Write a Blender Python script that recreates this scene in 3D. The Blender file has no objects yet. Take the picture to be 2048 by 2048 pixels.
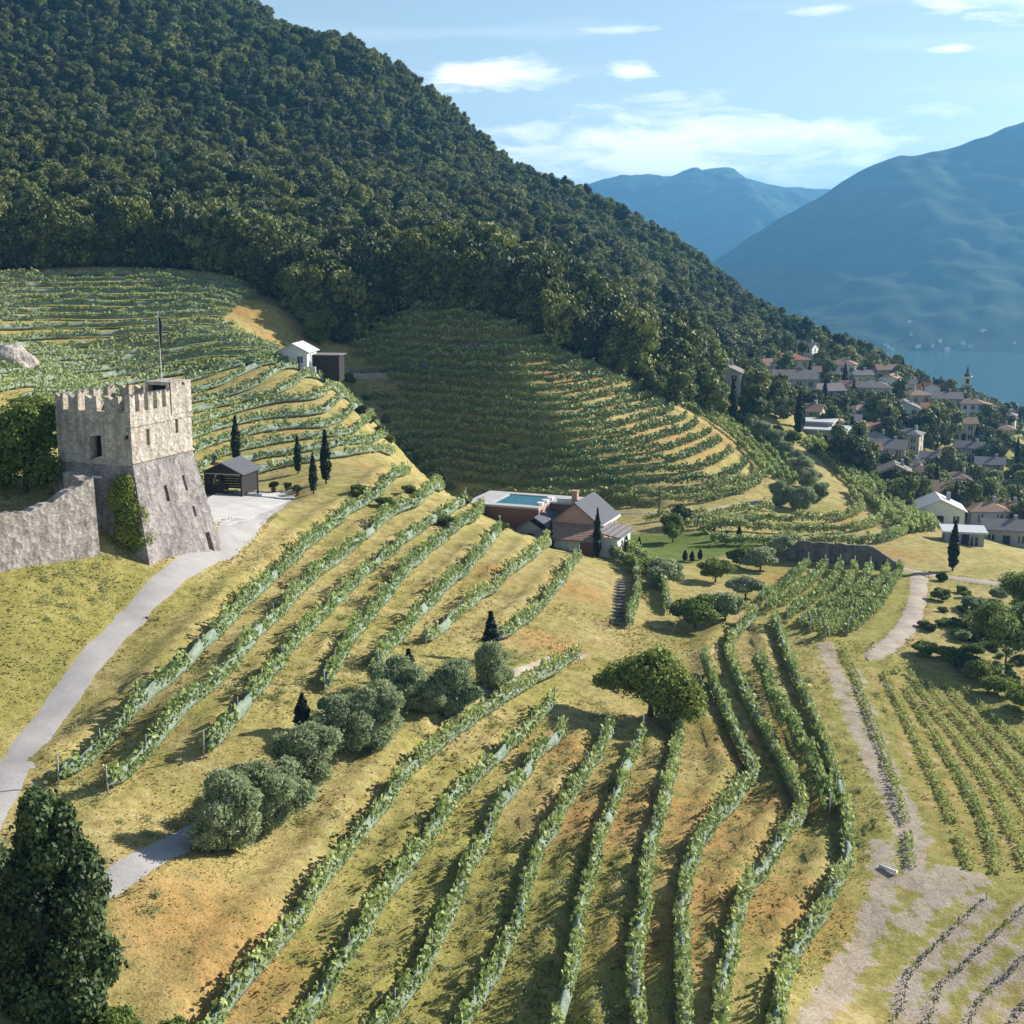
import bpy, math, random
import numpy as np
from mathutils import Vector, Matrix

random.seed(7)
rng = np.random.default_rng(7)
R = math.radians
scene = bpy.context.scene
C = scene.collection

# ------------------------------------------------------------------ camera, sky, sun, exposure
FPX, IMG, HORIZON = 2700.0, 2048.0, 480.0          # focal length in photo pixels, photo size, horizon row
PITCH = math.atan((IMG / 2 - HORIZON) / FPX)
cam_data = bpy.data.cameras.new('camera')
cam_data.sensor_fit = 'HORIZONTAL'
cam_data.sensor_width = 36.0
cam_data.lens = 36.0 * FPX / IMG
cam_data.clip_start = 1.0
cam_data.clip_end = 40000.0
cam = bpy.data.objects.new('camera', cam_data)
C.objects.link(cam)
cam.location = (0, 0, 0)
cam.rotation_euler = (math.pi / 2 - PITCH, 0, 0)
scene.camera = cam
LAKE_Z = -165.0

SUN_AZ = R(60)        # clockwise from the view direction (+Y) towards +X
SUN_EL = R(25.5)
sun_dir = Vector((math.sin(SUN_AZ) * math.cos(SUN_EL), math.cos(SUN_AZ) * math.cos(SUN_EL), math.sin(SUN_EL)))
sl = bpy.data.lights.new('sun', 'SUN')
sl.energy = 5.0
sl.angle = R(0.53)
sl.color = (1.0, 0.93, 0.82)
sun = bpy.data.objects.new('sun', sl)
C.objects.link(sun)
sun.rotation_euler = sun_dir.to_track_quat('Z', 'Y').to_euler()

scene.view_settings.view_transform = 'Standard'
scene.view_settings.look = 'None'
scene.view_settings.gamma = 1.0
scene.view_settings.use_curve_mapping = False
scene.view_settings.exposure = 0.92
scene.render.engine = 'CYCLES'
scene.cycles.use_denoising = True
scene.cycles.max_bounces = 4
scene.cycles.diffuse_bounces = 2
scene.cycles.transparent_max_bounces = 6
scene.cycles.volume_bounces = 0
scene.cycles.use_adaptive_sampling = False


def ray(px, py):
    dx = (px - IMG / 2) / FPX
    dy = (IMG / 2 - py) / FPX
    s, c = math.sin(PITCH), math.cos(PITCH)
    return dx, c + dy * s, -s + dy * c


def at(px, py, Y):
    """the world point seen at a photo pixel, Y metres away"""
    x, y, z = ray(px, py)
    return (x / y * Y, Y, z / y * Y)


# world: physical sky with thin white clouds laid over it
world = bpy.data.worlds.new('World')
scene.world = world
world.use_nodes = True
wn, wl = world.node_tree.nodes, world.node_tree.links
wn.clear()


def wmath(op, a, b=None, c=None):
    n = wn.new('ShaderNodeMath')
    n.operation = op
    for i, v in enumerate((a, b, c)):
        if v is None:
            continue
        if isinstance(v, (int, float)):
            n.inputs[i].default_value = v
        else:
            wl.new(v, n.inputs[i])
    return n.outputs[0]


sky = wn.new('ShaderNodeTexSky')
sky.sky_type = 'NISHITA'
sky.sun_disc = False
sky.sun_elevation = SUN_EL
sky.sun_rotation = SUN_AZ
sky.altitude = 400
sky.air_density = 1.0
sky.dust_density = 0.7
sky.ozone_density = 1.6
tc = wn.new('ShaderNodeTexCoord')
sp = wn.new('ShaderNodeSeparateXYZ')
wl.new(tc.outputs['Generated'], sp.inputs[0])
AZ = wmath('ARCTAN2', sp.outputs[0], sp.outputs[1])
EL = wmath('ARCSINE', sp.outputs[2])
cmb = wn.new('ShaderNodeCombineXYZ')
wl.new(wmath('MULTIPLY', AZ, 9.0), cmb.inputs[0])
wl.new(wmath('MULTIPLY', EL, 38.0), cmb.inputs[1])
nz = wn.new('ShaderNodeTexNoise')
nz.inputs['Scale'].default_value = 1.6
nz.inputs['Detail'].default_value = 5
nz.inputs['Roughness'].default_value = 0.62
nz.inputs['Distortion'].default_value = 0.4
wl.new(cmb.outputs[0], nz.inputs['Vector'])
cmb2 = wn.new('ShaderNodeCombineXYZ')
wl.new(wmath('MULTIPLY', AZ, 3.0), cmb2.inputs[0])
wl.new(wmath('MULTIPLY', EL, 30.0), cmb2.inputs[1])
nz2 = wn.new('ShaderNodeTexNoise')
nz2.inputs['Scale'].default_value = 1.1
nz2.inputs['Detail'].default_value = 4
wl.new(cmb2.outputs[0], nz2.inputs['Vector'])
NZ = wmath('SUBTRACT', nz.outputs[0], 0.5)


def px_azel(px, py):
    x, y, z = ray(px, py)
    return math.atan2(x, y), math.atan2(z, math.hypot(x, y))


total = None
for (x0, x1, y0, y1, amp) in ((790, 1165, 112, 190, 1.15), (1195, 1350, 108, 168, 1.25), (1210, 1500, 168, 222, .8), (900, 1820, 225, 375, 1.2),
                              (1820, 2330, -90, 52, 1.0), (1858, 1958, 84, 112, .9), (1100, 1340, 48, 70, .55), (1560, 1730, 4, 32, .5),
                              (1790, 1990, 205, 240, .5), (1000, 1500, 330, 400, .8)):
    a0, e0 = px_azel((x0 + x1) / 2, (y0 + y1) / 2)
    ra, re = (x1 - x0) / 2 / FPX, (y1 - y0) / 2 / FPX
    u = wmath('MULTIPLY', wmath('SUBTRACT', AZ, a0), 1 / ra)
    v = wmath('MULTIPLY', wmath('SUBTRACT', EL, e0), 1 / re)
    d = wmath('ADD', wmath('MULTIPLY', u, u), wmath('MULTIPLY', v, v))
    m = wmath('ADD', wmath('SUBTRACT', 1.0 if x1 - x0 > 700 else 0.75, wmath('POWER', d, 0.6)), wmath('MULTIPLY', NZ, 3.0))
    m = wmath('MULTIPLY', wmath('MINIMUM', wmath('MAXIMUM', m, 0.0), 1.0), amp)
    total = m if total is None else wmath('MAXIMUM', total, m)
thin = wmath('MULTIPLY', wmath('MAXIMUM', wmath('SUBTRACT', nz2.outputs[0], 0.5), 0.0), 0.9)
veil = wmath('MULTIPLY', wmath('EXPONENT', wmath('MULTIPLY', wmath('MAXIMUM', EL, 0.0), -4.5)), 0.33)
cover = wmath('MINIMUM', wmath('ADD', total, thin), 0.95)
vmix = wn.new('ShaderNodeMixRGB')
wl.new(veil, vmix.inputs[0])
wl.new(sky.outputs[0], vmix.inputs[1])
vmix.inputs[2].default_value = (12.2, 16.0, 18.5, 1)
mix = wn.new('ShaderNodeMixRGB')
wl.new(cover, mix.inputs[0])
wl.new(vmix.outputs[0], mix.inputs[1])
mix.inputs[2].default_value = (16.5, 16.2, 15.9, 1)
bg = wn.new('ShaderNodeBackground')
bg.inputs[1].default_value = 0.057
wl.new(mix.outputs[0], bg.inputs[0])
world.cycles.sampling_method = 'MANUAL'
world.cycles.sample_map_resolution = 256
wo = wn.new('ShaderNodeOutputWorld')
wl.new(bg.outputs[0], wo.inputs[0])


# ------------------------------------------------------------------ tools
def thing(name, label, cat, loc=(0, 0, 0), rotz=0.0, group=None):
    o = bpy.data.objects.new(name, None)
    C.objects.link(o)
    o.empty_display_size = 0.3
    o.location = loc
    o.rotation_euler = (0, 0, rotz)
    tag(o, label, cat, group)
    return o


def tag(o, label, cat, group=None, kind=None):
    if label:
        o['label'] = label
    if cat:
        o['category'] = cat
    if group:
        o['group'] = group
    if kind:
        o['kind'] = kind
    return o


def np_mesh(name, verts, faces, attr=None, smooth=False):
    """verts (N,3); faces (M,3) or (M,4) array; attr = per-face float stored as 'tone'"""
    verts = np.asarray(verts, dtype=np.float32)
    faces = np.asarray(faces, dtype=np.int32)
    me = bpy.data.meshes.new(name)
    k = faces.shape[1]
    me.vertices.add(len(verts))
    me.vertices.foreach_set('co', verts.ravel())
    me.loops.add(faces.size)
    me.loops.foreach_set('vertex_index', faces.ravel())
    me.polygons.add(len(faces))
    me.polygons.foreach_set('loop_start', np.arange(0, faces.size, k, dtype=np.int32))
    if smooth:
        me.polygons.foreach_set('use_smooth', np.ones(len(faces), dtype=bool))
    me.update(calc_edges=True)
    if attr is not None:
        a = me.attributes.new('tone', 'FLOAT', 'FACE')
        a.data.foreach_set('value', np.asarray(attr, dtype=np.float32))
    return me


def link(name, me, mat=None, parent=None, loc=None):
    o = bpy.data.objects.new(name, me)
    C.objects.link(o)
    if mat is not None and len(me.materials) == 0:
        me.materials.append(mat)
    if parent is not None:
        o.parent = parent
    if loc is not None:
        o.location = loc
    return o


class MB:
    """collects boxes, prisms and tubes into one mesh"""

    def __init__(self):
        self.v, self.f = [], []

    def add(self, vs, fs):
        n = len(self.v)
        self.v += [tuple(p) for p in vs]
        self.f += [tuple(i + n for i in f) for f in fs]
        return self

    def box(self, x0, x1, y0, y1, z0, z1):
        return self.add([(x0, y0, z0), (x1, y0, z0), (x1, y1, z0), (x0, y1, z0), (x0, y0, z1), (x1, y0, z1), (x1, y1, z1), (x0, y1, z1)],
                        [(3, 2, 1, 0), (4, 5, 6, 7), (0, 1, 5, 4), (1, 2, 6, 5), (2, 3, 7, 6), (3, 0, 4, 7)])

    def loft(self, loops, cap=True):
        n = len(loops[0])
        vs = [p for l in loops for p in l]
        fs = []
        for i in range(len(loops) - 1):
            for j in range(n):
                k = (j + 1) % n
                fs.append((i * n + j, i * n + k, (i + 1) * n + k, (i + 1) * n + j))
        if cap:
            fs.append(tuple(range(n - 1, -1, -1)))
            fs.append(tuple((len(loops) - 1) * n + j for j in range(n)))
        return self.add(vs, fs)

    def tube(self, pts, rad, n=6):
        loops = []
        for i, p in enumerate(pts):
            p = Vector(p)
            a = Vector(pts[max(0, i - 1)])
            b = Vector(pts[min(len(pts) - 1, i + 1)])
            t = (b - a).normalized()
            u = t.cross(Vector((0.31, 0.95, 0.05)))
            if u.length < 1e-3:
                u = t.cross(Vector((1, 0, 0)))
            u.normalize()
            w = t.cross(u)
            r = rad[i] if isinstance(rad, (list, tuple)) else rad
            loops.append([p + (u * math.cos(2 * math.pi * k / n) + w * math.sin(2 * math.pi * k / n)) * r for k in range(n)])
        return self.loft(loops)

    def build(self, name, mat=None, parent=None, smooth=False, loc=None):
        me = bpy.data.meshes.new(name)
        me.from_pydata(self.v, [], self.f)
        me.update()
        if smooth:
            me.polygons.foreach_set('use_smooth', [True] * len(me.polygons))
        return link(name, me, mat, parent, loc)


# ---- materials
def material(name, build, rough=0.9, spec=0.2):
    m = bpy.data.materials.new(name)
    m.use_nodes = True
    nt = m.node_tree
    p = nt.nodes['Principled BSDF']
    p.inputs['Roughness'].default_value = rough
    p.inputs['Specular IOR Level'].default_value = spec
    build(nt, p)
    return m


def noise(nt, scale, detail=4, rough=0.6, vec=None, coord='Object', stretch=None):
    n = nt.nodes.new('ShaderNodeTexNoise')
    n.inputs['Scale'].default_value = scale
    n.inputs['Detail'].default_value = detail
    n.inputs['Roughness'].default_value = rough
    t = nt.nodes.new('ShaderNodeTexCoord')
    src = t.outputs[coord]
    if stretch:
        mp = nt.nodes.new('ShaderNodeMapping')
        mp.inputs['Scale'].default_value = stretch
        nt.links.new(src, mp.inputs[0])
        src = mp.outputs[0]
    nt.links.new(src, n.inputs['Vector'])
    return n.outputs[0]


def ramp(nt, fac, stops):
    r = nt.nodes.new('ShaderNodeValToRGB')
    e = r.color_ramp.elements
    while len(e) < len(stops):
        e.new(0.5)
    for i, (p, c) in enumerate(stops):
        e[i].position = p
        e[i].color = (*c, 1) if len(c) == 3 else c
    if fac is not None:
        nt.links.new(fac, r.inputs[0])
    return r.outputs[0]


def mixc(nt, fac, a, b, mode='MIX'):
    m = nt.nodes.new('ShaderNodeMixRGB')
    m.blend_type = mode
    for i, v in enumerate((fac, a, b)):
        if isinstance(v, (int, float)):
            m.inputs[i].default_value = v
        elif isinstance(v, tuple):
            m.inputs[i].default_value = (*v, 1)
        else:
            nt.links.new(v, m.inputs[i])
    return m.outputs[0]


def nmath(nt, op, a, b=0.0):
    n = nt.nodes.new('ShaderNodeMath')
    n.operation = op
    for i, v in enumerate((a, b)):
        if isinstance(v, (int, float)):
            n.inputs[i].default_value = v
        else:
            nt.links.new(v, n.inputs[i])
    return n.outputs[0]


def attr_node(nt, name, geo=True):
    a = nt.nodes.new('ShaderNodeAttribute')
    a.attribute_name = name
    return a


def bump(nt, p, h, strength=0.4, dist=0.1):
    b = nt.nodes.new('ShaderNodeBump')
    b.inputs['Strength'].default_value = strength
    b.inputs['Distance'].default_value = dist
    nt.links.new(h, b.inputs['Height'])
    nt.links.new(b.outputs[0], p.inputs['Normal'])


def plain(name, col, rough=0.8, var=0.12, scale=2.0, spec=0.2):
    def f(nt, p):
        n = noise(nt, scale, 5)
        lo = tuple(c * (1 - var) for c in col)
        hi = tuple(min(1, c * (1 + var)) for c in col)
        nt.links.new(ramp(nt, n, [(0.3, lo), (0.7, hi)]), p.inputs['Base Color'])
    return material(name, f, rough, spec)


def foliage(name, dark, light, translucent=0.25, objvar=0.25, patch=None):
    """leaf colour: per-leaf tone + per-object shift; a little light passes through"""
    def f(nt, p):
        a = attr_node(nt, 'tone')
        col = mixc(nt, a.outputs['Fac'], dark, light)
        oi = nt.nodes.new('ShaderNodeObjectInfo')
        hs = nt.nodes.new('ShaderNodeHueSaturation')
        nt.links.new(col, hs.inputs['Color'])
        nt.links.new(nmath(nt, 'ADD', nmath(nt, 'MULTIPLY', oi.outputs['Random'], objvar * 2), 1 - objvar), hs.inputs['Value'])
        nt.links.new(nmath(nt, 'ADD', nmath(nt, 'MULTIPLY', oi.outputs['Random'], -0.03), 0.528), hs.inputs['Hue'])
        col = hs.outputs[0]
        nt.links.new(col, p.inputs['Base Color'])
        tr = nt.nodes.new('ShaderNodeBsdfTranslucent')
        nt.links.new(col, tr.inputs[0])
        mx = nt.nodes.new('ShaderNodeMixShader')
        mx.inputs[0].default_value = translucent
        out = nt.nodes['Material Output']
        nt.links.new(p.outputs[0], mx.inputs[1])
        nt.links.new(tr.outputs[0], mx.inputs[2])
        nt.links.new(mx.outputs[0], out.inputs['Surface'])
    return material(name, f, 0.6, 0.25)


# ------------------------------------------------------------------ the lie of the land
# photo pixel and distance of points on the ground (hidden ones are given as x, y, z)
CP = [
    # grey path, lawn by the castle
    (0, 1600, 72), (40, 1500, 78), (130, 1400, 86), (310, 1145, 108), (230, 1240, 99), (50, 1250, 93), (0, 1145, 100), (200, 1105, 107),
    (480, 1000, 140), (560, 985, 146), (400, 1000, 138), (620, 975, 147),
    # near hill, upper rows
    (120, 1560, 75), (400, 1400, 86), (600, 1300, 99), (650, 1150, 119), (800, 960, 156), (850, 1060, 141), (900, 1200, 123), (1000, 1075, 147),
    (1110, 1120, 143), (700, 1020, 141), (350, 1250, 99), (500, 1120, 118), (720, 960, 153), (950, 1040, 152),
    # near hill, lower rows
    (270, 1720, 67), (30, 1640, 70), (450, 1650, 75), (700, 1450, 89), (900, 1350, 103), (300, 1900, 61), (450, 2040, 58.5), (700, 1900, 65),
    (1000, 1700, 79), (1000, 2040, 62.5), (1250, 2040, 62), (1250, 1700, 80), (1050, 1350, 110), (1100, 1250, 123), (1300, 1420, 108),
    (1230, 1200, 135), (1370, 1260, 131), (1000, 1500, 92.5), (1200, 1500, 97),
    (1500, 1400, 111), (1600, 1600, 91.5), (1500, 1950, 67), (1500, 1250, 133), (1400, 1700, 81.5),
    # terraces and fields on the right
    (1650, 1180, 149), (1650, 1125, 163), (1450, 1130, 160), (1905, 1140, 163), (2040, 1165, 158), (1900, 1450, 109), (2040, 1450, 110), (1900, 2000, 69),
    (2040, 2040, 67.5), (1680, 1350, 119), (1800, 1740, 81), (1700, 2000, 68), (1850, 1250, 137), (2040, 1300, 132), (2040, 1700, 85),
    # villa, lawn
    (1100, 1090, 160), (1230, 1105, 163), (1400, 1090, 172), (1300, 1050, 183), (1500, 1070, 178), (980, 1030, 172),
    # far vineyard on the left
    (480, 960, 152), (560, 900, 167), (450, 800, 186), (100, 800, 160), (200, 700, 208), (200, 620, 233), (200, 552, 258), (0, 548, 258), (0, 700, 197),
    (400, 560, 258), (500, 600, 248), (560, 700, 226), (660, 760, 212), (750, 900, 177), (690, 800, 198), (545, 620, 246), (300, 800, 180), (330, 900, 158),
    # gully and terraced hill
    (760, 858, 197), (820, 938, 187), (880, 985, 186), (610, 722, 226), (700, 650, 256), (760, 625, 258), (850, 615, 254), (1000, 980, 206), (1300, 1020, 196),
    (1200, 985, 206), (1540, 1010, 205), (1000, 850, 217), (1300, 850, 226), (1000, 750, 228), (800, 750, 240), (850, 690, 244), (1000, 650, 241), (1100, 700, 236), (1160, 810, 219), (1160, 900, 210),
    (1200, 745, 235), (1300, 795, 236), (1400, 862, 236), (1500, 945, 222), (1600, 1075, 182), (1750, 1075, 182), (1420, 960, 211), (900, 900, 219),
    (1450, 835, 254), (1560, 950, 229), (1650, 900, 256), (1620, 850, 274), (1750, 1000, 224), (1850, 1050, 198), (1790, 1060, 192),
    # village slope
    (1400, 760, 325), (1540, 800, 320), (1650, 790, 350), (1780, 840, 335), (1900, 810, 390), (1720, 930, 276), (1850, 1010, 242), (2040, 900, 350), (2040, 1100, 208),
    (1950, 1080, 208), (2040, 860, 415), (1700, 725, 440), (1900, 805, 440), (1340, 720, 330), (1250, 680, 305),
    # wooded mountain (ground below the tree tops)
    (0, 330, 362), (0, 40, 510), (300, 330, 385), (300, 40, 530), (600, 330, 410), (600, 490, 318), (800, 520, 305), (560, 45, 590), (800, 175, 555), (1000, 325, 520), (1160, 435, 500),
    (1330, 525, 478), (1500, 620, 460), (1000, 540, 320), (1150, 600, 330), (1300, 640, 350), (1450, 680, 385), (800, 380, 420), (1000, 450, 400), (0, 480, 290), (300, 500, 285),
    (600, 180, 490),
]
XYZ = [(-19.6, 214, -33.0), (-15, 207, -37.0), (-28, 234, -26.5),   # courtyard behind the castle wall, ground outside the picture, the far sides
    (-42, 112, -21.2), (-36, 117, -21.5), (-60, 110, -20), (-34, 128, -23.5), (-50, 135, -21), (-60, 60, -27), (-40, 50, -31), (0, 35, -40), (40, 40, -42), (-90, 150, -12), (-120, 200, -2), (-60, 20, -35),
    (60, 70, -42), (95, 110, -46), (130, 150, -56), (160, 220, -66), (210, 300, -78), (280, 420, -100), (0, -60, -60), (100, -40, -80), (-120, -40, -30), (-150, 80, -15),
    (-250, 300, 60), (-320, 450, 110), (-250, 560, 135), (-150, 640, 150), (-330, 700, 160), (-60, 640, 48), (-100, 620, 85), (60, 600, -12), (110, 560, -42), (160, 520, -72), (230, 500, -95), (300, 600, -150), (200, 700, -150), (100, 760, -110),
    (0, 800, -60), (-150, 850, 20), (-350, 900, 60), (400, 500, -170), (450, 350, -170), (400, 200, -160), (350, 50, -160), (250, 100, -110), (300, -60, -140), (450, 700, -190), (300, 850, -190), (100, 950, -190),
]
cps = np.array([at(*c) for c in CP] + XYZ, dtype=float)


def tps_fit(P, Z, lam):
    n = len(P)
    d2 = ((P[:, None] - P[None]) ** 2).sum(-1)
    K = 0.5 * d2 * np.log(d2 + 1e-12) + lam * np.eye(n)
    A = np.zeros((n + 3, n + 3))
    A[:n, :n] = K
    A[:n, n] = A[n, :n] = 1
    A[:n, n + 1:] = P
    A[n + 1:, :n] = P.T
    return np.linalg.solve(A, np.concatenate([Z, np.zeros(3)]))


PS = cps[:, :2] / 100.0
W = tps_fit(PS, cps[:, 2], 2e-4)


def tps(xy):
    out = np.empty(len(xy))
    for i in range(0, len(xy), 8000):
        q = xy[i:i + 8000] / 100.0
        d2 = ((q[:, None] - PS[None]) ** 2).sum(-1)
        out[i:i + 8000] = (0.5 * d2 * np.log(d2 + 1e-12)) @ W[:-3] + W[-3] + q @ W[-2:]
    return out


gx = np.concatenate([np.arange(-420, -64, 7.0), np.arange(-64, 78, 0.75), np.arange(78, 130, 1.6), np.arange(130, 480, 7.0)])
gy = np.concatenate([np.arange(-60, 44, 6.0), np.arange(44, 132, 0.75), np.arange(132, 196, 1.3), np.arange(196, 268, 0.6), np.arange(268, 276, 1.3), np.arange(275, 700, 6.0), np.arange(700, 980, 20.0)])
XX, YY = np.meshgrid(gx, gy)
ZZ = tps(np.stack([XX.ravel(), YY.ravel()], 1)).reshape(XX.shape)


def vnoise(x, y, s, seed):
    """cheap value noise on a lattice"""
    r = np.random.default_rng(seed).random((257, 257))
    r[256], r[:, 256] = r[0], r[:, 0]
    u, v = x / s, y / s
    i, j = np.floor(u).astype(int), np.floor(v).astype(int)
    a, b = u - i, v - j
    a, b = a * a * (3 - 2 * a), b * b * (3 - 2 * b)
    i, j = i % 256, j % 256
    return (r[j, i] * (1 - a) + r[j, i + 1] * a) * (1 - b) + (r[j + 1, i] * (1 - a) + r[j + 1, i + 1] * a) * b - 0.5


ZZ += vnoise(XX, YY, 9, 1) * 0.5 + vnoise(XX, YY, 2.6, 2) * 0.22
far = np.clip((YY - 300) / 200, 0, 1)
ZZ += far * (vnoise(XX, YY, 60, 3) * 14 + vnoise(XX, YY, 25, 4) * 6)


def H(x, y):
    x, y = np.asarray(x, float), np.asarray(y, float)
    i = np.clip(np.searchsorted(gx, x) - 1, 0, len(gx) - 2)
    j = np.clip(np.searchsorted(gy, y) - 1, 0, len(gy) - 2)
    a = np.clip((x - gx[i]) / (gx[i + 1] - gx[i]), 0, 1)
    b = np.clip((y - gy[j]) / (gy[j + 1] - gy[j]), 0, 1)
    return (ZZ[j, i] * (1 - a) + ZZ[j, i + 1] * a) * (1 - b) + (ZZ[j + 1, i] * (1 - a) + ZZ[j + 1, i + 1] * a) * b


def hz(x, y):
    return float(H(x, y))


_YS = np.concatenate([np.arange(40, 300, 0.4), np.arange(300, 900, 1.5)])


def G(px, py, ymin=0.0):
    """where the ground is seen at a photo pixel (searching from ymin metres on)"""
    x, y, z = ray(px, py)
    Y = _YS[_YS >= ymin]
    f = z / y * Y - H(x / y * Y, Y)
    if f[0] <= 0 and ymin > 0:
        return G(px, py, ymin * 0.85 if ymin > 60 else 0.0)
    hit = np.nonzero((f[1:] <= 0) & (f[:-1] > 0))[0]
    if len(hit) == 0:
        k = int(np.argmin(np.abs(f)))
        Yh = Y[k]
    else:
        k = hit[0]
        Yh = Y[k] + (Y[k + 1] - Y[k]) * f[k] / (f[k] - f[k + 1] + 1e-9)
    X = x / y * Yh
    return Vector((X, Yh, hz(X, Yh)))


def GY(px, Y):
    """ground point in a photo column at a given distance"""
    X = (px - IMG / 2) / FPX * Y / 0.985
    return Vector((X, Y, hz(X, Y)))


def trace(pts, step=0.5, ymin=0.0):
    """photo pixels -> smooth line on the ground, resampled evenly"""
    W_ = [G(p[0], p[1], p[2] if len(p) > 2 else ymin) for p in pts]
    return smooth_line(np.array([(w.x, w.y) for w in W_]), step)


def smooth_line(P, step):
    out = []
    n = len(P)
    for i in range(n - 1):
        p0, p1, p2, p3 = P[max(i - 1, 0)], P[i], P[i + 1], P[min(i + 2, n - 1)]
        for t in np.linspace(0, 1, 12, endpoint=False):
            out.append(0.5 * ((2 * p1) + (p2 - p0) * t + (2 * p0 - 5 * p1 + 4 * p2 - p3) * t * t + (3 * p1 - p0 - 3 * p2 + p3) * t ** 3))
    out.append(P[-1])
    out = np.array(out)
    s = np.concatenate([[0], np.cumsum(np.hypot(*np.diff(out, axis=0).T))])
    u = np.linspace(0, s[-1], max(3, int(s[-1] / step) + 1))
    return np.stack([np.interp(u, s, out[:, 0]), np.interp(u, s, out[:, 1])], 1)


def inside(poly, x, y):
    """points in polygon (world xy)"""
    r = np.zeros(np.shape(x), bool)
    n = len(poly)
    for i in range(n):
        x1, y1 = poly[i]
        x2, y2 = poly[(i + 1) % n]
        if y1 == y2:
            continue
        c = ((y1 > y) != (y2 > y)) & (x < (x2 - x1) * (y - y1) / (y2 - y1) + x1)
        r ^= c
    return r
# ------------------------------------------------------------------ ground sheet
D = 1.06   # traced on a 1932 px view of the 2048 px photograph
up = [
    [(112, 1483), (200, 1410), (300, 1310), (400, 1215), (470, 1140), (560, 1055), (650, 980), (720, 930), (770, 895), (800, 878)],
    [(205, 1500), (300, 1402), (400, 1302), (480, 1215), (560, 1130), (640, 1060), (700, 1010), (745, 975), (800, 945), (835, 928), (862, 915)],
    [(385, 1430), (440, 1370), (520, 1270), (600, 1180), (680, 1100), (750, 1040), (800, 1003), (850, 970), (880, 955), (905, 943)],
    [(610, 1310), (640, 1255), (690, 1185), (745, 1115), (800, 1055), (850, 1012), (895, 980), (915, 968), (935, 957)],
    [(712, 1270), (740, 1225), (775, 1185), (835, 1125), (900, 1058), (945, 1008), (975, 985)],
    [(805, 1220), (870, 1160), (950, 1098), (1010, 1050), (1038, 1025)],
    [(940, 1215), (1010, 1160), (1060, 1105), (1092, 1058)],
]
low = [
    [(412, 1932), (480, 1840), (560, 1750), (640, 1640), (720, 1530), (780, 1460), (860, 1390), (940, 1335), (1020, 1285), (1092, 1245)],
    [(575, 1932), (660, 1810), (720, 1720), (790, 1620), (850, 1530), (900, 1470), (960, 1415), (1010, 1370), (1045, 1335)],
    [(735, 1932), (800, 1830), (850, 1740), (890, 1640), (930, 1560), (980, 1480), (1020, 1430), (1065, 1395)],
    [(885, 1932), (940, 1840), (980, 1740), (1010, 1640), (1050, 1560), (1090, 1490), (1130, 1430), (1155, 1385)],
    [(1060, 1932), (1090, 1780), (1110, 1690), (1130, 1600), (1160, 1520), (1190, 1440), (1215, 1400)],
    [(1205, 1932), (1200, 1830), (1215, 1720), (1225, 1620), (1250, 1540), (1272, 1440), (1280, 1385), (1262, 1345)],
    [(1295, 1932), (1285, 1800), (1290, 1700), (1310, 1620), (1350, 1560), (1400, 1500), (1418, 1462), (1392, 1400), (1360, 1330), (1330, 1262)],
    [(1362, 1932), (1375, 1830), (1400, 1720), (1440, 1650), (1480, 1590), (1512, 1540), (1490, 1480), (1450, 1400), (1410, 1330), (1378, 1250), (1385, 1208), (1425, 1172)],
    [(1465, 1932), (1490, 1840), (1550, 1730), (1590, 1660), (1597, 1570), (1575, 1480), (1550, 1400), (1510, 1310), (1480, 1230), (1460, 1175)],
]
UP = [trace([(x * D, y * D) for x, y in r if G(x * D, y * D).y < 176], 0.5) for r in up]
LOW = [trace([((2 * r[0][0] - r[1][0]) * D, (2 * r[0][1] - r[1][1]) * D)] + [(x * D, y * D) for x, y in r], 0.5) for r in low]
# each near row stands on the lip of a small terrace: flat above, a short bank below
Z0 = ZZ.copy()
# the terraced hill: level treads and steep risers that follow the contours
STEP = 1.3
hill = [(g.x, g.y) for g in (G(x, y, 175) for x, y in ((672, 712), (690, 768), (775, 868), (862, 972), (1000, 1012), (1200, 1018), (1330, 1018), (1460, 994), (1540, 975), (1508, 925), (1410, 850), (1300, 785), (1170, 728), (1040, 662), (930, 618), (850, 612), (765, 640)))]
wx_, wy_ = np.array(hill).T
hill_mask = np.zeros(ZZ.shape)
ZT = tps(np.stack([XX.ravel(), YY.ravel()], 1)).reshape(XX.shape)
hill_mask[inside(hill, XX, YY)] = 1
q_ = np.pad(hill_mask, 1)
hill_mask = np.minimum(hill_mask, (q_[2:, 1:-1] + q_[:-2, 1:-1] + q_[1:-1, 2:] + q_[1:-1, :-2]) / 4)
fr = ZT / STEP - np.floor(ZT / STEP)
stepz = (np.floor(ZT / STEP) + np.interp(fr, [0, 0.78, 1.0], [0, 0.22, 1.0])) * STEP
ZZ = ZZ * (1 - hill_mask) + (stepz + 0.3 * (ZZ - ZT)) * hill_mask


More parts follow.
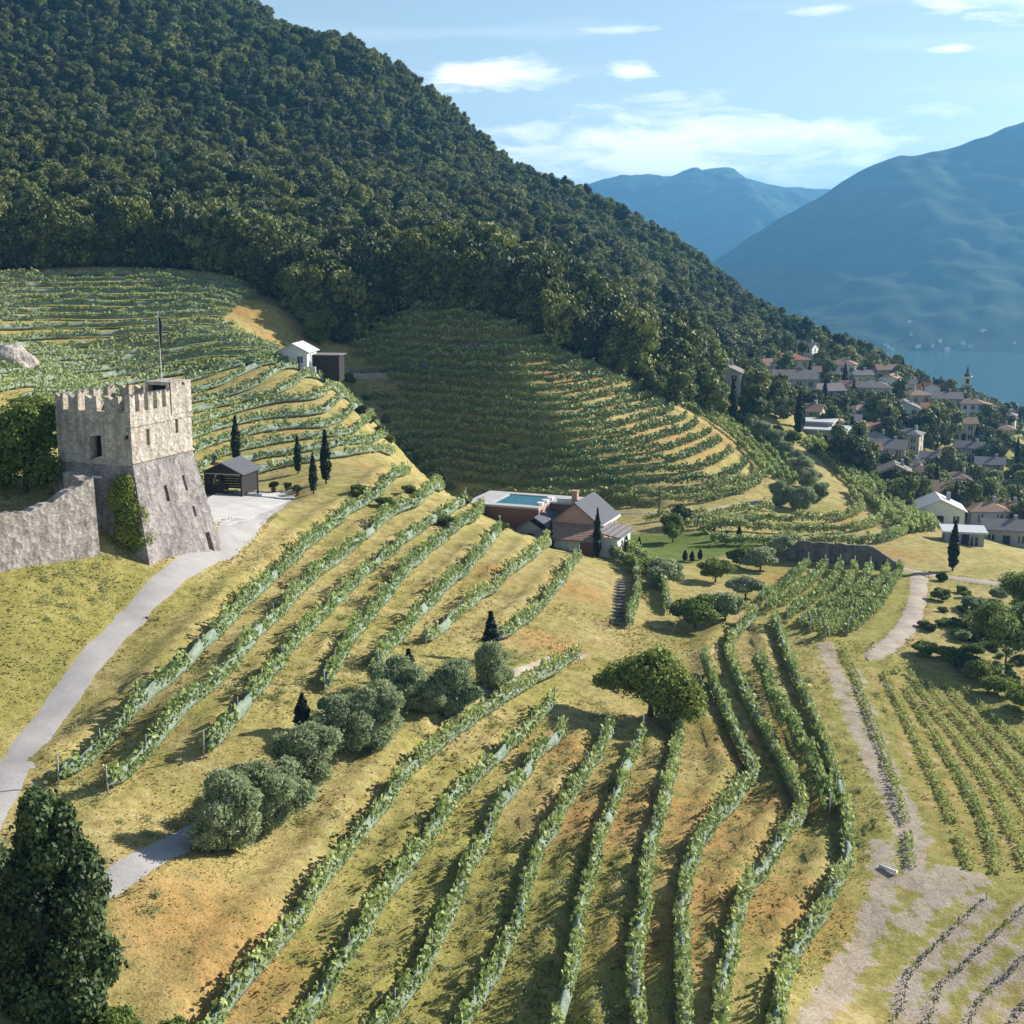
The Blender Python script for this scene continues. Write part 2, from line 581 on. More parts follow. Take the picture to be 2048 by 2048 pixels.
def hill_rows():
    out = []
    xs_ = np.arange(wx_.min(), wx_.max(), 0.5)
    yy = np.arange(wy_.min() - 4, wy_.max() + 4, 0.5)
    GX, GYY = np.meshgrid(xs_, yy)
    zt = tps(np.stack([GX.ravel(), GYY.ravel()], 1)).reshape(GX.shape)
    for k in range(int(zt.max() / STEP), int(zt.min() / STEP) - 1, -1):
        lv = k * STEP + 0.10
        below = zt < lv
        line = []
        for j in range(len(xs_)):
            hit = np.nonzero(below[:-1, j] & ~below[1:, j])[0]
            if len(hit) == 0:
                line.append(None)
                continue
            i = hit[0]
            y = yy[i] + 0.5 * (lv - zt[i, j]) / (zt[i + 1, j] - zt[i, j])
            line.append((xs_[j], y + 0.12) if inside(hill, np.array([xs_[j]]), np.array([y]))[0] else None)
        run = []
        for p in line + [None]:
            if p is not None and (not run or abs(p[1] - run[-1][1]) < 2.5):
                run.append(p)
            else:
                if len(run) > 12:
                    out.append((k, np.array(run)))
                run = [p] if p is not None else []
    return out


jy = np.nonzero((gy > 50) & (gy < 170))[0]
ix = np.nonzero((gx > -45) & (gx < 40))[0]
sub = np.ix_(jy, ix)
SX, SY = XX[sub], YY[sub]
best = np.full(SX.shape, 99.0)
sgn = np.zeros(SX.shape)
for L_ in UP + LOW:
    P_ = L_[::2]
    t_ = np.gradient(P_, axis=0)
    t_ /= np.linalg.norm(t_, axis=1)[:, None] + 1e-9
    n_ = np.stack([-t_[:, 1], t_[:, 0]], 1)
    dn = np.where(H(*(P_ + n_ * 2).T) < H(*(P_ - n_ * 2).T), 1.0, -1.0)
    q = np.stack([SX.ravel(), SY.ravel()], 1)
    d2 = ((q[:, None] - P_[None]) ** 2).sum(-1)
    k_ = d2.argmin(1)
    dd = np.sqrt(d2[np.arange(len(q)), k_]).reshape(SX.shape)
    ss = (((q - P_[k_]) * n_[k_]).sum(1) * dn[k_]).reshape(SX.shape)
    ends = ((k_ > 1) & (k_ < len(P_) - 2)).reshape(SX.shape)
    better = (dd < best) & ends
    best = np.where(better, dd, best)
    sgn = np.where(better, ss, sgn)
prof_d = np.array([-99, -3.7, -1.9, -0.55, 0.5, 1.6, 99])
prof_z = np.array([0, 0, 0.62, -0.16, -0.16, 0, 0])
ZZ[sub] += np.where(best < 4, np.interp(sgn, prof_d, prof_z), 0) * np.clip((4 - best) / 1.0, 0, 1)

# the parking yard by the castle is levelled
yp = smooth_line(np.array([(g.x, g.y) for g in (G(*p_) for p_ in [(400, 1000), (440, 992), (500, 983), (560, 984), (590, 988), (570, 1003), (530, 1030), (490, 1052), (430, 1070), (405, 1055), (400, 1000)])]), 0.6)
ym = inside([tuple(p) for p in yp], XX, YY).astype(float)
A_ = np.column_stack([XX[ym > 0], YY[ym > 0], np.ones(int(ym.sum()))])
co_, *_ = np.linalg.lstsq(A_, ZZ[ym > 0], rcond=None)
for _ in range(5):
    q_ = np.pad(ym, 1)
    ym = np.maximum(ym, 0.25 * (q_[2:, 1:-1] + q_[:-2, 1:-1] + q_[1:-1, 2:] + q_[1:-1, :-2]))
ZZ = ZZ * (1 - ym) + (co_[0] * XX + co_[1] * YY + co_[2]) * ym
# kinds of ground cover, in world metres
def world_poly(pts, ymin=0.0):
    return [(g.x, g.y) for g in (G(p[0], p[1], p[2] if len(p) > 2 else ymin) for p in pts)]


forest_edge = [(-60, 535), (150, 533), (300, 536), (450, 545), (530, 578), (585, 625), (650, 676), (720, 674), (775, 632), (850, 606), (960, 622), (1060, 665), (1160, 715), (1230, 742), (1330, 790), (1400, 810)]
fe = np.array(world_poly(forest_edge, 200))
forest_poly = [tuple(p) for p in fe] + [(60, 330), (95, 440), (230, 560), (300, 980), (-420, 980), (-420, 250), (-160, 262)]


def soft(mask, n=2):
    m = mask.astype(float)
    for _ in range(n):
        q = np.pad(m, 1, mode='edge')
        m = (q[1:-1, 1:-1] * 2 + q[:-2, 1:-1] + q[2:, 1:-1] + q[1:-1, :-2] + q[1:-1, 2:]) / 6
    return m


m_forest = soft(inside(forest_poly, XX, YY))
bare_poly = world_poly([(1730, 1770), (1850, 1735), (2048, 1760), (2150, 1800), (2150, 2200), (1560, 2200), (1640, 2000), (1700, 1860)])
m_bare = soft(inside(bare_poly, XX, YY), 8) * 0.42


def line_mask(pts, half, scale=1.0):
    L_ = trace([(x * scale, y * scale) for x, y in pts], 0.7)
    m_ = np.zeros(ZZ.shape)
    jj = np.nonzero((gy > 50) & (gy < 150))[0]
    ii = np.nonzero((gx > 5) & (gx < 70))[0]
    s_ = np.ix_(jj, ii)
    d_ = np.full(XX[s_].shape, 1e9)
    for x_, y_ in L_:
        d_ = np.minimum(d_, (XX[s_] - x_) ** 2 + (YY[s_] - y_) ** 2)
    m_[s_] = np.clip(1.5 - np.sqrt(d_) / half, 0, 1)
    return m_


BARE = [[(1680, 1960), (1720, 1850), (1790, 1770), (1860, 1700)], [(1745, 1960), (1785, 1860), (1860, 1790), (1950, 1700)], [(1820, 1960), (1850, 1890), (1920, 1820), (1980, 1775)], [(1890, 1960), (1925, 1905), (1975, 1860)]]
m_track = np.zeros_like(ZZ)
for pts_, w_ in (([(1650, 1290), (1672, 1350), (1705, 1430), (1745, 1520), (1785, 1600), (1818, 1680), (1836, 1745)], 1.05), ([(1712, 1335), (1735, 1410), (1772, 1500), (1814, 1590), (1850, 1690)], 0.5),
                 ([(1755, 1690), (1768, 1760), (1755, 1830), (1715, 1905), (1665, 1985), (1620, 2060)], 1.0), ([(1780, 1750), (1840, 1770), (1900, 1745)], 1.0), ([(1810, 1850), (1880, 1790), (1960, 1760)], 0.9)):
    m_track = np.maximum(m_track, line_mask(pts_, w_))
for pts_ in BARE:
    m_track = np.maximum(m_track, 0.85 * line_mask(pts_, 0.9, 1.06))
m_strip = np.zeros_like(ZZ)
for pts_ in (((1772, 1352), (1850, 1480), (1915, 1610), (1955, 1720)), ((1800, 1350), (1905, 1490), (1985, 1620), (2030, 1720)), ((1845, 1362), (1960, 1500), (2050, 1620)), ((1885, 1372), (2000, 1490), (2060, 1560)), ((1740, 1340), (1800, 1470), (1850, 1590), (1885, 1700))):
    m_strip = np.maximum(m_strip, line_mask(pts_, 0.55))
m_bare = np.maximum(m_bare, m_track)
field_poly = world_poly([(1640, 1290), (1740, 1300), (1830, 1330), (1960, 1390), (2150, 1440), (2150, 1760), (1850, 1740), (1740, 1720), (1690, 1560)])
m_field = soft(inside(field_poly, XX, YY), 2)
lawn_poly = world_poly([(1250, 1068), (1480, 1068), (1560, 1085), (1480, 1105), (1350, 1130), (1270, 1120), (1230, 1105)])
m_lawn = soft(inside(lawn_poly, XX, YY), 1)
verge_poly = world_poly([(-40, 1130), (180, 1105), (290, 1140), (250, 1230), (100, 1380), (-40, 1480)])
m_verge = soft(inside(verge_poly, XX, YY), 2)
block_poly = world_poly([(1560, 1130), (1830, 1150), (1810, 1250), (1720, 1310), (1640, 1290), (1500, 1240), (1510, 1200)])
m_block = soft(inside(block_poly, XX, YY), 2)
# rust-brown dry banks picked out in the photo
m_rust = np.zeros_like(ZZ)
for (px, py, r) in ((1380, 890, 7), (1440, 880, 5), (1300, 880, 4), (1790, 1110, 5), (1700, 1045, 4), (500, 625, 6), (600, 665, 4), (540, 680, 4), (1120, 745, 6), (1190, 765, 5), (1060, 720, 5),
                   (1120, 1500, 4), (1180, 1640, 5), (1330, 1620, 6), (1400, 1650, 6), (1560, 1600, 4), (1450, 1800, 5), (1580, 1820, 5), (1340, 1880, 5), (400, 1850, 6), (460, 1950, 5), (1500, 1500, 5),
                   (1100, 1290, 4), (1160, 1180, 4), (980, 1140, 3), (560, 865, 4), (740, 935, 3), (1560, 1160, 4)):
    g = G(px, py)
    m_rust = np.maximum(m_rust, np.exp(-(((XX - g.x) ** 2 + (YY - g.y) ** 2) / r ** 2)))
m_green = np.zeros_like(ZZ)
for (px, py, r) in ((950, 1800, 6), (1000, 1950, 6), (1130, 1900, 5), (900, 1700, 4), (1850, 1600, 9), (1950, 1650, 9), (780, 1900, 3), (1080, 2020, 5), (1850, 1890, 4), (1760, 1930, 3), (700, 1990, 3)):
    g = G(px, py)
    m_green = np.maximum(m_green, np.exp(-(((XX - g.x) ** 2 + (YY - g.y) ** 2) / r ** 2)))
m_green = np.maximum(m_green, 0.9 * m_field)
m_rust = np.maximum(m_rust * 0.9, 0.55 * m_strip)
m_bare = np.maximum(m_bare, 0.5 * m_strip)
m_village = np.clip((YY - 262) / 20, 0, 1) * (XX > 40)

ny, nx = ZZ.shape
idx = np.arange(ny * nx).reshape(ny, nx)
quads = np.stack([idx[:-1, :-1].ravel(), idx[:-1, 1:].ravel(), idx[1:, 1:].ravel(), idx[1:, :-1].ravel()], 1)
gm = np_mesh('terrain', np.stack([XX.ravel(), YY.ravel(), ZZ.ravel()], 1), quads, smooth=True)
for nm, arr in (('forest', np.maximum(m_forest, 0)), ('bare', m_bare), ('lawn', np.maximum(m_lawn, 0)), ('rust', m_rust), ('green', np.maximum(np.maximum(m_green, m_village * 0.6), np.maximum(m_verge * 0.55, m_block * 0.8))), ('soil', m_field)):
    a = gm.attributes.new(nm, 'FLOAT', 'POINT')
    a.data.foreach_set('value', arr.ravel().astype(np.float32))


def ground_mat(nt, p):
    A = lambda n: attr_node(nt, n).outputs['Fac']
    big = noise(nt, 0.16, 3, 0.55)
    mid = noise(nt, 0.9, 5, 0.65)
    fine = noise(nt, 6.0, 4, 0.7)
    dry = ramp(nt, mid, [(0.25, (0.24, 0.18, 0.065)), (0.45, (0.375, 0.305, 0.125)), (0.6, (0.475, 0.40, 0.175)), (0.8, (0.59, 0.505, 0.29))])
    grn = ramp(nt, mid, [(0.25, (0.175, 0.165, 0.05)), (0.5, (0.315, 0.29, 0.085)), (0.8, (0.45, 0.39, 0.155))])
    rust = ramp(nt, mid, [(0.25, (0.24, 0.125, 0.045)), (0.5, (0.43, 0.25, 0.085)), (0.8, (0.54, 0.36, 0.15))])
    bare = ramp(nt, mid, [(0.25, (0.29, 0.235, 0.175)), (0.55, (0.41, 0.345, 0.275)), (0.8, (0.50, 0.43, 0.355))])
    lawn = ramp(nt, mid, [(0.3, (0.10, 0.15, 0.03)), (0.7, (0.17, 0.22, 0.05))])
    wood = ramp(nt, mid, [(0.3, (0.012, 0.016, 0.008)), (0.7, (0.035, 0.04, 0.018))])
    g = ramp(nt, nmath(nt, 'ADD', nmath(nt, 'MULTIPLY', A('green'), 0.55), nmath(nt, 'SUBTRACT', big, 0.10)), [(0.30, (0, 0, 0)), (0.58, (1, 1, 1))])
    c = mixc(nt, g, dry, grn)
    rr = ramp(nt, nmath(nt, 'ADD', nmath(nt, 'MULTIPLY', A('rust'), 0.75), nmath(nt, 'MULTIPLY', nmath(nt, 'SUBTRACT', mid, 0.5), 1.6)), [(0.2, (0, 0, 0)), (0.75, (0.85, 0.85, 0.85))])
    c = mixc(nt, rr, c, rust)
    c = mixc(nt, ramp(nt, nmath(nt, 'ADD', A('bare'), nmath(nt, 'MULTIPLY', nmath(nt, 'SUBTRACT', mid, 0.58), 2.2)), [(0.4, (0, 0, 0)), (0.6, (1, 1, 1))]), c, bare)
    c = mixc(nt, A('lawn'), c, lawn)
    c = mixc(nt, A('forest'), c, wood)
    spots = noise(nt, 2.4, 6, 0.72)
    c = mixc(nt, 1.0, c, ramp(nt, spots, [(0.3, (0.62, 0.60, 0.52)), (0.45, (0.95, 0.95, 0.92)), (0.6, (1.0, 1.0, 1.0)), (0.75, (1.18, 1.16, 1.12))]), 'MULTIPLY')
    c = mixc(nt, 1.0, c, ramp(nt, fine, [(0.25, (0.62, 0.62, 0.62)), (0.55, (1, 1, 1)), (0.8, (1.15, 1.15, 1.15))]), 'MULTIPLY')
    nt.links.new(c, p.inputs['Base Color'])
    bump(nt, p, nmath(nt, 'ADD', fine, mid), 0.5, 0.16)


M = {}
M['ground'] = material('ground', ground_mat, 0.95, 0.1)


def grass_mat(nt, p):
    ground_mat(nt, p)
    col = p.inputs['Base Color'].links[0].from_socket
    br = nt.nodes.new('ShaderNodeBrightContrast')
    br.inputs['Bright'].default_value = 0.02
    nt.links.new(col, br.inputs['Color'])
    nt.links.new(br.outputs[0], p.inputs['Base Color'])
    for l in list(p.inputs['Normal'].links):
        nt.links.remove(l)
    tr = nt.nodes.new('ShaderNodeBsdfTranslucent')
    nt.links.new(br.outputs[0], tr.inputs[0])
    mx = nt.nodes.new('ShaderNodeMixShader')
    mx.inputs[0].default_value = 0.5
    nt.links.new(p.outputs[0], mx.inputs[1])
    nt.links.new(tr.outputs[0], mx.inputs[2])
    nt.links.new(mx.outputs[0], nt.nodes['Material Output'].inputs['Surface'])


M['grass'] = material('grass', grass_mat, 0.9, 0.1)
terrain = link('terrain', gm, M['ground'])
tag(terrain, 'dry grass hillside with terraces, gully and wooded mountain slope', None, kind='structure')


GRASS_FREE = []
EDGES = []


def n_edge(L):
    t = np.gradient(L, axis=0)
    t /= np.linalg.norm(t, axis=1)[:, None] + 1e-9
    return np.stack([-t[:, 1], t[:, 0]], 1)


def ribbon(name, line, width, mat, lift=0.06, label=None, step_in=5):
    """a strip of road laid on the ground along a line (world xy); width may vary"""
    L = np.asarray(line)
    GRASS_FREE.append((L, float(np.max(width)) * 0.46))
    EDGES.append((L + n_edge(L) * float(np.mean(width)) * 0.5, L - n_edge(L) * float(np.mean(width)) * 0.5))
    t = np.gradient(L, axis=0)
    t /= np.linalg.norm(t, axis=1)[:, None] + 1e-9
    n = np.stack([-t[:, 1], t[:, 0]], 1)
    w = np.broadcast_to(np.asarray(width, float), (len(L),)) if np.ndim(width) == 0 else np.interp(np.linspace(0, 1, len(L)), np.linspace(0, 1, len(width)), width)
    sl_ = np.concatenate([[0], np.cumsum(np.hypot(*np.diff(L, axis=0).T))])
    w = w * np.clip(0.12 + np.minimum(sl_, sl_[-1] - sl_) / 1.6, 0, 1)
    vs = []
    wob = 1 + 0.16 * np.sin(np.arange(len(L)) * 0.7) * rng.random(len(L)) + rng.normal(0, 0.03, len(L))
    for k in range(step_in):
        u = (k / (step_in - 1) - 0.5)
        q = L + n * (u * w * (wob if abs(u) == 0.5 else 1))[:, None]
        vs.append(np.column_stack([q, H(q[:, 0], q[:, 1]) + lift - (0.12 if abs(u) == 0.5 else 0)]))
    V = np.concatenate(vs)
    m = len(L)
    f = []
    for k in range(step_in - 1):
        a = np.arange(m - 1) + k * m
        f.append(np.stack([a, a + 1, a + 1 + m, a + m], 1))
    me = np_mesh(name, V, np.concatenate(f)[:, ::-1], smooth=True)
    o = link(name, me, mat)
    tag(o, label, None, kind='structure')
    return o


def gravel(name, c0, c1, c2):
    def f(nt, p):
        a = noise(nt, 0.5, 5, 0.6)
        b = noise(nt, 9.0, 4, 0.7)
        c = ramp(nt, a, [(0.3, c0), (0.5, c1), (0.72, c2)])
        nt.links.new(mixc(nt, 1.0, c, ramp(nt, b, [(0.3, (0.75, 0.75, 0.75)), (0.7, (1.08, 1.08, 1.08))]), 'MULTIPLY'), p.inputs['Base Color'])
        bump(nt, p, b, 0.3, 0.05)
    return material(name, f, 0.9, 0.15)


M['asphalt'] = gravel('path_grey', (0.33, 0.315, 0.305), (0.38, 0.362, 0.355), (0.43, 0.41, 0.40))
M['paving'] = gravel('paving_pale', (0.44, 0.425, 0.415), (0.50, 0.485, 0.475), (0.55, 0.535, 0.525))
M['track'] = gravel('track_gravel', (0.33, 0.27, 0.21), (0.45, 0.385, 0.32), (0.52, 0.46, 0.39))
M['soilstrip'] = gravel('soil_strip', (0.26, 0.22, 0.10), (0.36, 0.31, 0.17), (0.46, 0.40, 0.25))
M['tracklight'] = gravel('track_pale', (0.42, 0.35, 0.24), (0.52, 0.45, 0.32), (0.58, 0.5, 0.38))

s2 = 1.06
line = trace([(-60, 1700), (15, 1560), (66, 1480), (128, 1400), (225, 1275), (300, 1195), (392, 1120), (470, 1062), (530, 1015), (570, 990)], 0.7)
ribbon('path', line, [2.5, 2.5, 2.5, 2.6, 2.9, 3.4, 4.2, 4.0], M['asphalt'], label='grey surfaced path curving down past the castle tower')
mb = MB()
mb.add([(x, y, hz(x, y) + 0.1) for x, y in yp[:-1]], [tuple(range(len(yp) - 1))])
tag(mb.build('paved_yard', M['paving']), 'pale paved parking yard beside the dark shed', None, kind='structure')
GRASS_FREE.append((yp, 3.0))
line = trace([(40, 1850), (180, 1790), (260, 1738), (340, 1695), (420, 1655), (520, 1610)], 0.6)
ribbon('lower_path', line, 2.2, M['asphalt'], 0.07, 'grey path in shade below the big olive tree')
line = trace([(960, 1385), (1010, 1362), (1060, 1340), (1120, 1322), (1180, 1308)], 0.6)
ribbon('farm_path', line, [1.6, 1.9, 1.6, 0.8], M['track'], 0.07, 'pale farm path between the olives and the round tree')
line = trace([(1590, 1122), (1700, 1128), (1800, 1138), (1860, 1150), (1950, 1162), (2060, 1178)], 0.8)
ribbon('gravel_road', line, 2.4, M['track'], 0.07, 'gravel road along the top of the small vine block')
line = trace([(1838, 1150), (1835, 1200), (1815, 1250), (1780, 1290), (1735, 1320)], 0.7)
ribbon('gravel_track', line, [2.4, 2.2, 2.4, 2.6, 2.6], M['track'], 0.09, 'gravel track bending down beside the vine block')
for i, pts in enumerate((((1185, 1012), (1300, 1026), (1420, 1018), (1545, 1002)), ((690, 746), (800, 742), (900, 744), (1010, 748)))):
    line = trace([(*p, 170) for p in pts], 0.8)
    ribbon('farm_road', line, 1.1, M['track'], 0.07, ('narrow farm road behind the villa roofs', 'narrow farm road crossing the shaded terraces')[i])
line = trace([(1790, 1345), (1850, 1280), (1880, 1220), (1960, 1180), (2048, 1160)], 0.8)

# ------------------------------------------------------------------ lake and far mountains
def lake_mat(nt, p):
    p.inputs['Base Color'].default_value = (0.035, 0.10, 0.115, 1)
    n = noise(nt, 0.02, 5, 0.6, stretch=(1, 3, 1))
    bump(nt, p, n, 0.25, 4.0)


M['lake'] = material('lake_water', lake_mat, 0.16, 0.5)
bm = MB()
bm.add([(-9000, 300, LAKE_Z), (12000, 300, LAKE_Z), (12000, 13000, LAKE_Z), (-9000, 13000, LAKE_Z)], [(0, 1, 2, 3)])
bm.build('lake', M['lake'])
tag(bpy.data.objects['lake'], 'blue lake below the village', None, kind='structure')


def ridge_mountain(name, label, crest, y_c, foot, back, seed, amp, mat, nx=260, ny=110):
    """crest = photo pixels of the skyline at distance y_c; slopes fall to the lake at distance foot and behind"""
    P = np.array([at(px, py, y_c) for px, py in crest])
    xs = np.linspace(P[0, 0], P[-1, 0], nx)
    cz = np.interp(xs, P[:, 0], P[:, 2])
    ys = np.linspace(foot, y_c, ny)
    yb = np.linspace(y_c, back, 30)[1:]
    ally = np.concatenate([ys, yb])
    X_, Y_ = np.meshgrid(xs, ally)
    u = np.where(Y_ <= y_c, (Y_ - foot) / (y_c - foot), 1 - (Y_ - y_c) / (back - y_c))
    base = LAKE_Z - 25
    z = base + (cz[None] - base) * np.clip(u, 0, 1) ** 0.92
    env = np.clip(u * (1 - u) * 4, 0, 1) + 0.04
    for s, a in ((900, 0.6), (380, 0.42), (150, 0.36), (60, 0.26), (28, 0.14)):
        nzv = vnoise(X_ + Y_ * 0.35, Y_ * 0.45, s, seed + int(s))
        z += amp * a * env * (0.5 - np.abs(nzv) * 2.0)
    z += vnoise(X_, Y_, 30, seed + 5) * 10 * np.clip(u * 5, 0, 1)
    X_ = X_ + 0 * Y_
    m = len(xs)
    id_ = np.arange(len(ally) * m).reshape(len(ally), m)
    q = np.stack([id_[:-1, :-1].ravel(), id_[:-1, 1:].ravel(), id_[1:, 1:].ravel(), id_[1:, :-1].ravel()], 1)
    o = link(name, np_mesh(name, np.stack([X_.ravel(), Y_.ravel(), z.ravel()], 1), q, smooth=True), mat)
    tag(o, label, None, kind='structure')
    return o


def far_mat(nt, p):
    n = noise(nt, 0.012, 6, 0.65)
    nt.links.new(ramp(nt, n, [(0.35, (0.02, 0.045, 0.02)), (0.55, (0.04, 0.075, 0.03)), (0.72, (0.08, 0.11, 0.05))]), p.inputs['Base Color'])


M['far'] = material('far_woods', far_mat, 0.95, 0.05)
ridge_mountain('mountain', 'dark blue hazy mountain across the lake', [(1180, 706), (1300, 640), (1437, 543), (1554, 442), (1660, 380), (1725, 340), (1776, 315), (1819, 312), (1893, 297), (1978, 270), (2048, 240), (2200, 205), (2500, 190), (2900, 200), (3600, 260)],
               2900, 1985, 4600, 11, 20, M['far'])
ridge_mountain('mountain', 'pale blue distant ridge under the clouds', [(300, 420), (700, 390), (1000, 385), (1165, 372), (1205, 360), (1250, 352), (1300, 350), (1325, 358), (1345, 352), (1375, 342), (1410, 341), (1435, 339), (1452, 335), (1465, 338), (1490, 358), (1520, 367), (1560, 374), (1600, 377), (1650, 380), (1800, 390), (2300, 350), (3000, 400)],
               4900, 3700, 7000, 21, 130, M['far'])

# the air: one even box of pale haze round everything
bm = MB()
bm.box(-9500, 12500, -400, 13500, LAKE_Z - 190, 335)
hz_o = bm.build('haze')
tag(hz_o, 'pale blue summer haze over the valley', None, kind='stuff')
hm = bpy.data.materials.new('haze')
hm.use_nodes = True
hn = hm.node_tree
hn.nodes.clear()
ho = hn.nodes.new('ShaderNodeOutputMaterial')
pv = hn.nodes.new('ShaderNodeVolumePrincipled')
pv.inputs['Color'].default_value = (0.19, 0.53, 0.97, 1)
pv.inputs['Density'].default_value = 0.00016
pv.inputs['Anisotropy'].default_value = 0.35
hn.links.new(pv.outputs[0], ho.inputs['Volume'])
hz_o.data.materials.append(hm)
# ------------------------------------------------------------------ leaves, trees
def unit(n):
    v = rng.normal(size=(n, 3))
    return v / (np.linalg.norm(v, axis=1)[:, None] + 1e-9)


def leaf_quads(pos, size, out=None, bias=0.6, aspect=0.6):
    """kite-shaped leaves at pos; out = preferred facing"""
    n = len(pos)
    nrm = unit(n)
    if out is not None:
        nrm = nrm * (1 - bias) + out * bias
        nrm /= np.linalg.norm(nrm, axis=1)[:, None] + 1e-9
    t = np.cross(nrm, unit(n))
    t /= np.linalg.norm(t, axis=1)[:, None] + 1e-9
    b = np.cross(nrm, t)
    s = np.asarray(size, float).reshape(-1, 1) * np.ones((n, 1))
    V = np.stack([pos + t * s, pos + b * s * aspect + t * s * 0.15, pos - t * s * 0.8, pos - b * s * aspect + t * s * 0.15], 1).reshape(-1, 3)
    F = np.arange(4 * n).reshape(n, 4)
    return V, F


def clump_crown(name, clumps, n_leaf, leaf, core=0.3, bias=0.55, aspect=0.6, top=0.25):
    """clumps: list of (x, y, z, rx, ry, rz); leaves lie on and just under the clump surfaces, bigger ones fill the inside"""
    cl = np.array(clumps, float)
    area = (cl[:, 3] * cl[:, 4] * cl[:, 5]) ** (2 / 3)
    pick = rng.choice(len(cl), size=n_leaf, p=area / area.sum())
    d = unit(n_leaf)
    d[:, 2] = np.where(rng.random(n_leaf) < top, np.abs(d[:, 2]), d[:, 2])
    rr = 1 - np.abs(rng.normal(0, 0.16, n_leaf))
    rr *= 1 + 0.2 * np.abs(rng.normal(size=n_leaf)) * (rng.random(n_leaf) < 0.22)
    c = cl[pick]
    pos = c[:, :3] + d * c[:, 3:] * rr[:, None]
    tone = np.clip(rng.normal(0.5, 0.22, n_leaf) + rng.normal(0, 0.16, len(cl))[pick], 0, 1)
    V, F = leaf_quads(pos, leaf * rng.uniform(0.7, 1.3, n_leaf), d, bias, aspect)
    m = int(n_leaf * core)
    if m:
        pk = rng.choice(len(cl), size=m, p=area / area.sum())
        d2 = unit(m)
        p2 = cl[pk, :3] + d2 * cl[pk, 3:] * rng.uniform(0.3, 0.8, m)[:, None]
        V2, F2 = leaf_quads(p2, leaf * 2.4, d2, 0.5, 0.8)
        F = np.concatenate([F, F2 + len(V)])
        V = np.concatenate([V, V2])
        tone = np.concatenate([tone, np.clip(rng.normal(0.45, 0.2, m), 0, 1)])
    return np_mesh(name, V, F, tone)


def round_clumps(n, rx, ry, rz, zc, frac=0.42, seed=None):
    r_ = np.random.default_rng(seed if seed is not None else int(rng.integers(1e9)))
    out = [(0, 0, zc, rx * 0.72, ry * 0.72, rz * 0.75)]
    for i in range(n):
        a = i * 2.39996 + r_.uniform(-0.3, 0.3)
        el = math.asin(r_.uniform(-0.75, 0.98))
        k = r_.uniform(0.5, 0.9)
        f = frac * r_.uniform(0.7, 1.25)
        out.append((rx * k * math.cos(a) * math.cos(el), ry * k * math.sin(a) * math.cos(el), zc + rz * k * math.sin(el), rx * f, ry * f, rz * f * 0.85))
    return out


M['bark'] = plain('bark', (0.09, 0.07, 0.05), 0.9, 0.35, 6)
M['leaf_forest'] = foliage('leaf_forest', (0.055, 0.07, 0.022), (0.26, 0.285, 0.085), 0.22, 0.5)
M['leaf_forest_b'] = foliage('leaf_forest_b', (0.065, 0.08, 0.02), (0.31, 0.335, 0.085), 0.2, 0.35)
M['leaf_forest_c'] = foliage('leaf_forest_c', (0.02, 0.036, 0.018), (0.11, 0.15, 0.07), 0.15, 0.45)
M['leaf_mid'] = foliage('leaf_mid', (0.07, 0.10, 0.022), (0.31, 0.36, 0.085), 0.35, 0.15)
M['leaf_bright'] = foliage('leaf_bright', (0.09, 0.125, 0.02), (0.36, 0.40, 0.08), 0.35, 0.12)
M['leaf_olive'] = foliage('leaf_olive', (0.16, 0.20, 0.095), (0.50, 0.55, 0.30), 0.35, 0.15)
M['leaf_cypress'] = foliage('leaf_cypress', (0.010, 0.016, 0.009), (0.035, 0.05, 0.02), 0.05, 0.2)
M['leaf_dark'] = foliage('leaf_dark', (0.022, 0.036, 0.013), (0.14, 0.185, 0.06), 0.15, 0.15)
M['leaf_vine'] = foliage('leaf_vine', (0.14, 0.185, 0.05), (0.42, 0.47, 0.16), 0.3, 0.12)
M['leaf_vine_shade'] = foliage('leaf_vine_shade', (0.08, 0.115, 0.035), (0.32, 0.37, 0.13), 0.06, 0.12)  # darker copy of the vine leaf; hillside shade is put into its colour
M['leaf_vine_far'] = foliage('leaf_vine_far', (0.16, 0.205, 0.065), (0.44, 0.48, 0.19), 0.3, 0.12)


def trunk_mesh(h, r, limbs=4, spread=1.0):
    mb = MB()
    mb.tube([(0, 0, -0.4), (0.03 * h, 0, h * 0.4), (0, 0.02 * h, h)], [r, r * 0.75, r * 0.4], 7)
    for i in range(limbs):
        a = i * 2.4 + 0.4
        z0 = h * (0.45 + 0.12 * i / max(1, limbs))
        mb.tube([(0.02 * h, 0, z0), (math.cos(a) * spread * 0.5, math.sin(a) * spread * 0.5, z0 + h * 0.3), (math.cos(a) * spread, math.sin(a) * spread, z0 + h * 0.5)], [r * 0.5, r * 0.33, r * 0.15], 5)
    return mb


def mesh_of(mb, name, mat, smooth=True):
    me = bpy.data.meshes.new(name)
    me.from_pydata(mb.v, [], mb.f)
    me.update()
    me.polygons.foreach_set('use_smooth', [smooth] * len(me.polygons))
    me.materials.append(mat)
    return me


def tree(name, label, cat, loc, crown_me, trunk_me, scale=1.0, rotz=0.0, group=None, zs=None):
    t = thing(name, label, cat, loc, rotz, group)
    t.scale = (scale, scale, zs or scale)
    if trunk_me is not None:
        o = bpy.data.objects.new('trunk', trunk_me)
        C.objects.link(o)
        o.parent = t
    o = bpy.data.objects.new('crown', crown_me)
    C.objects.link(o)
    o.parent = t
    return t


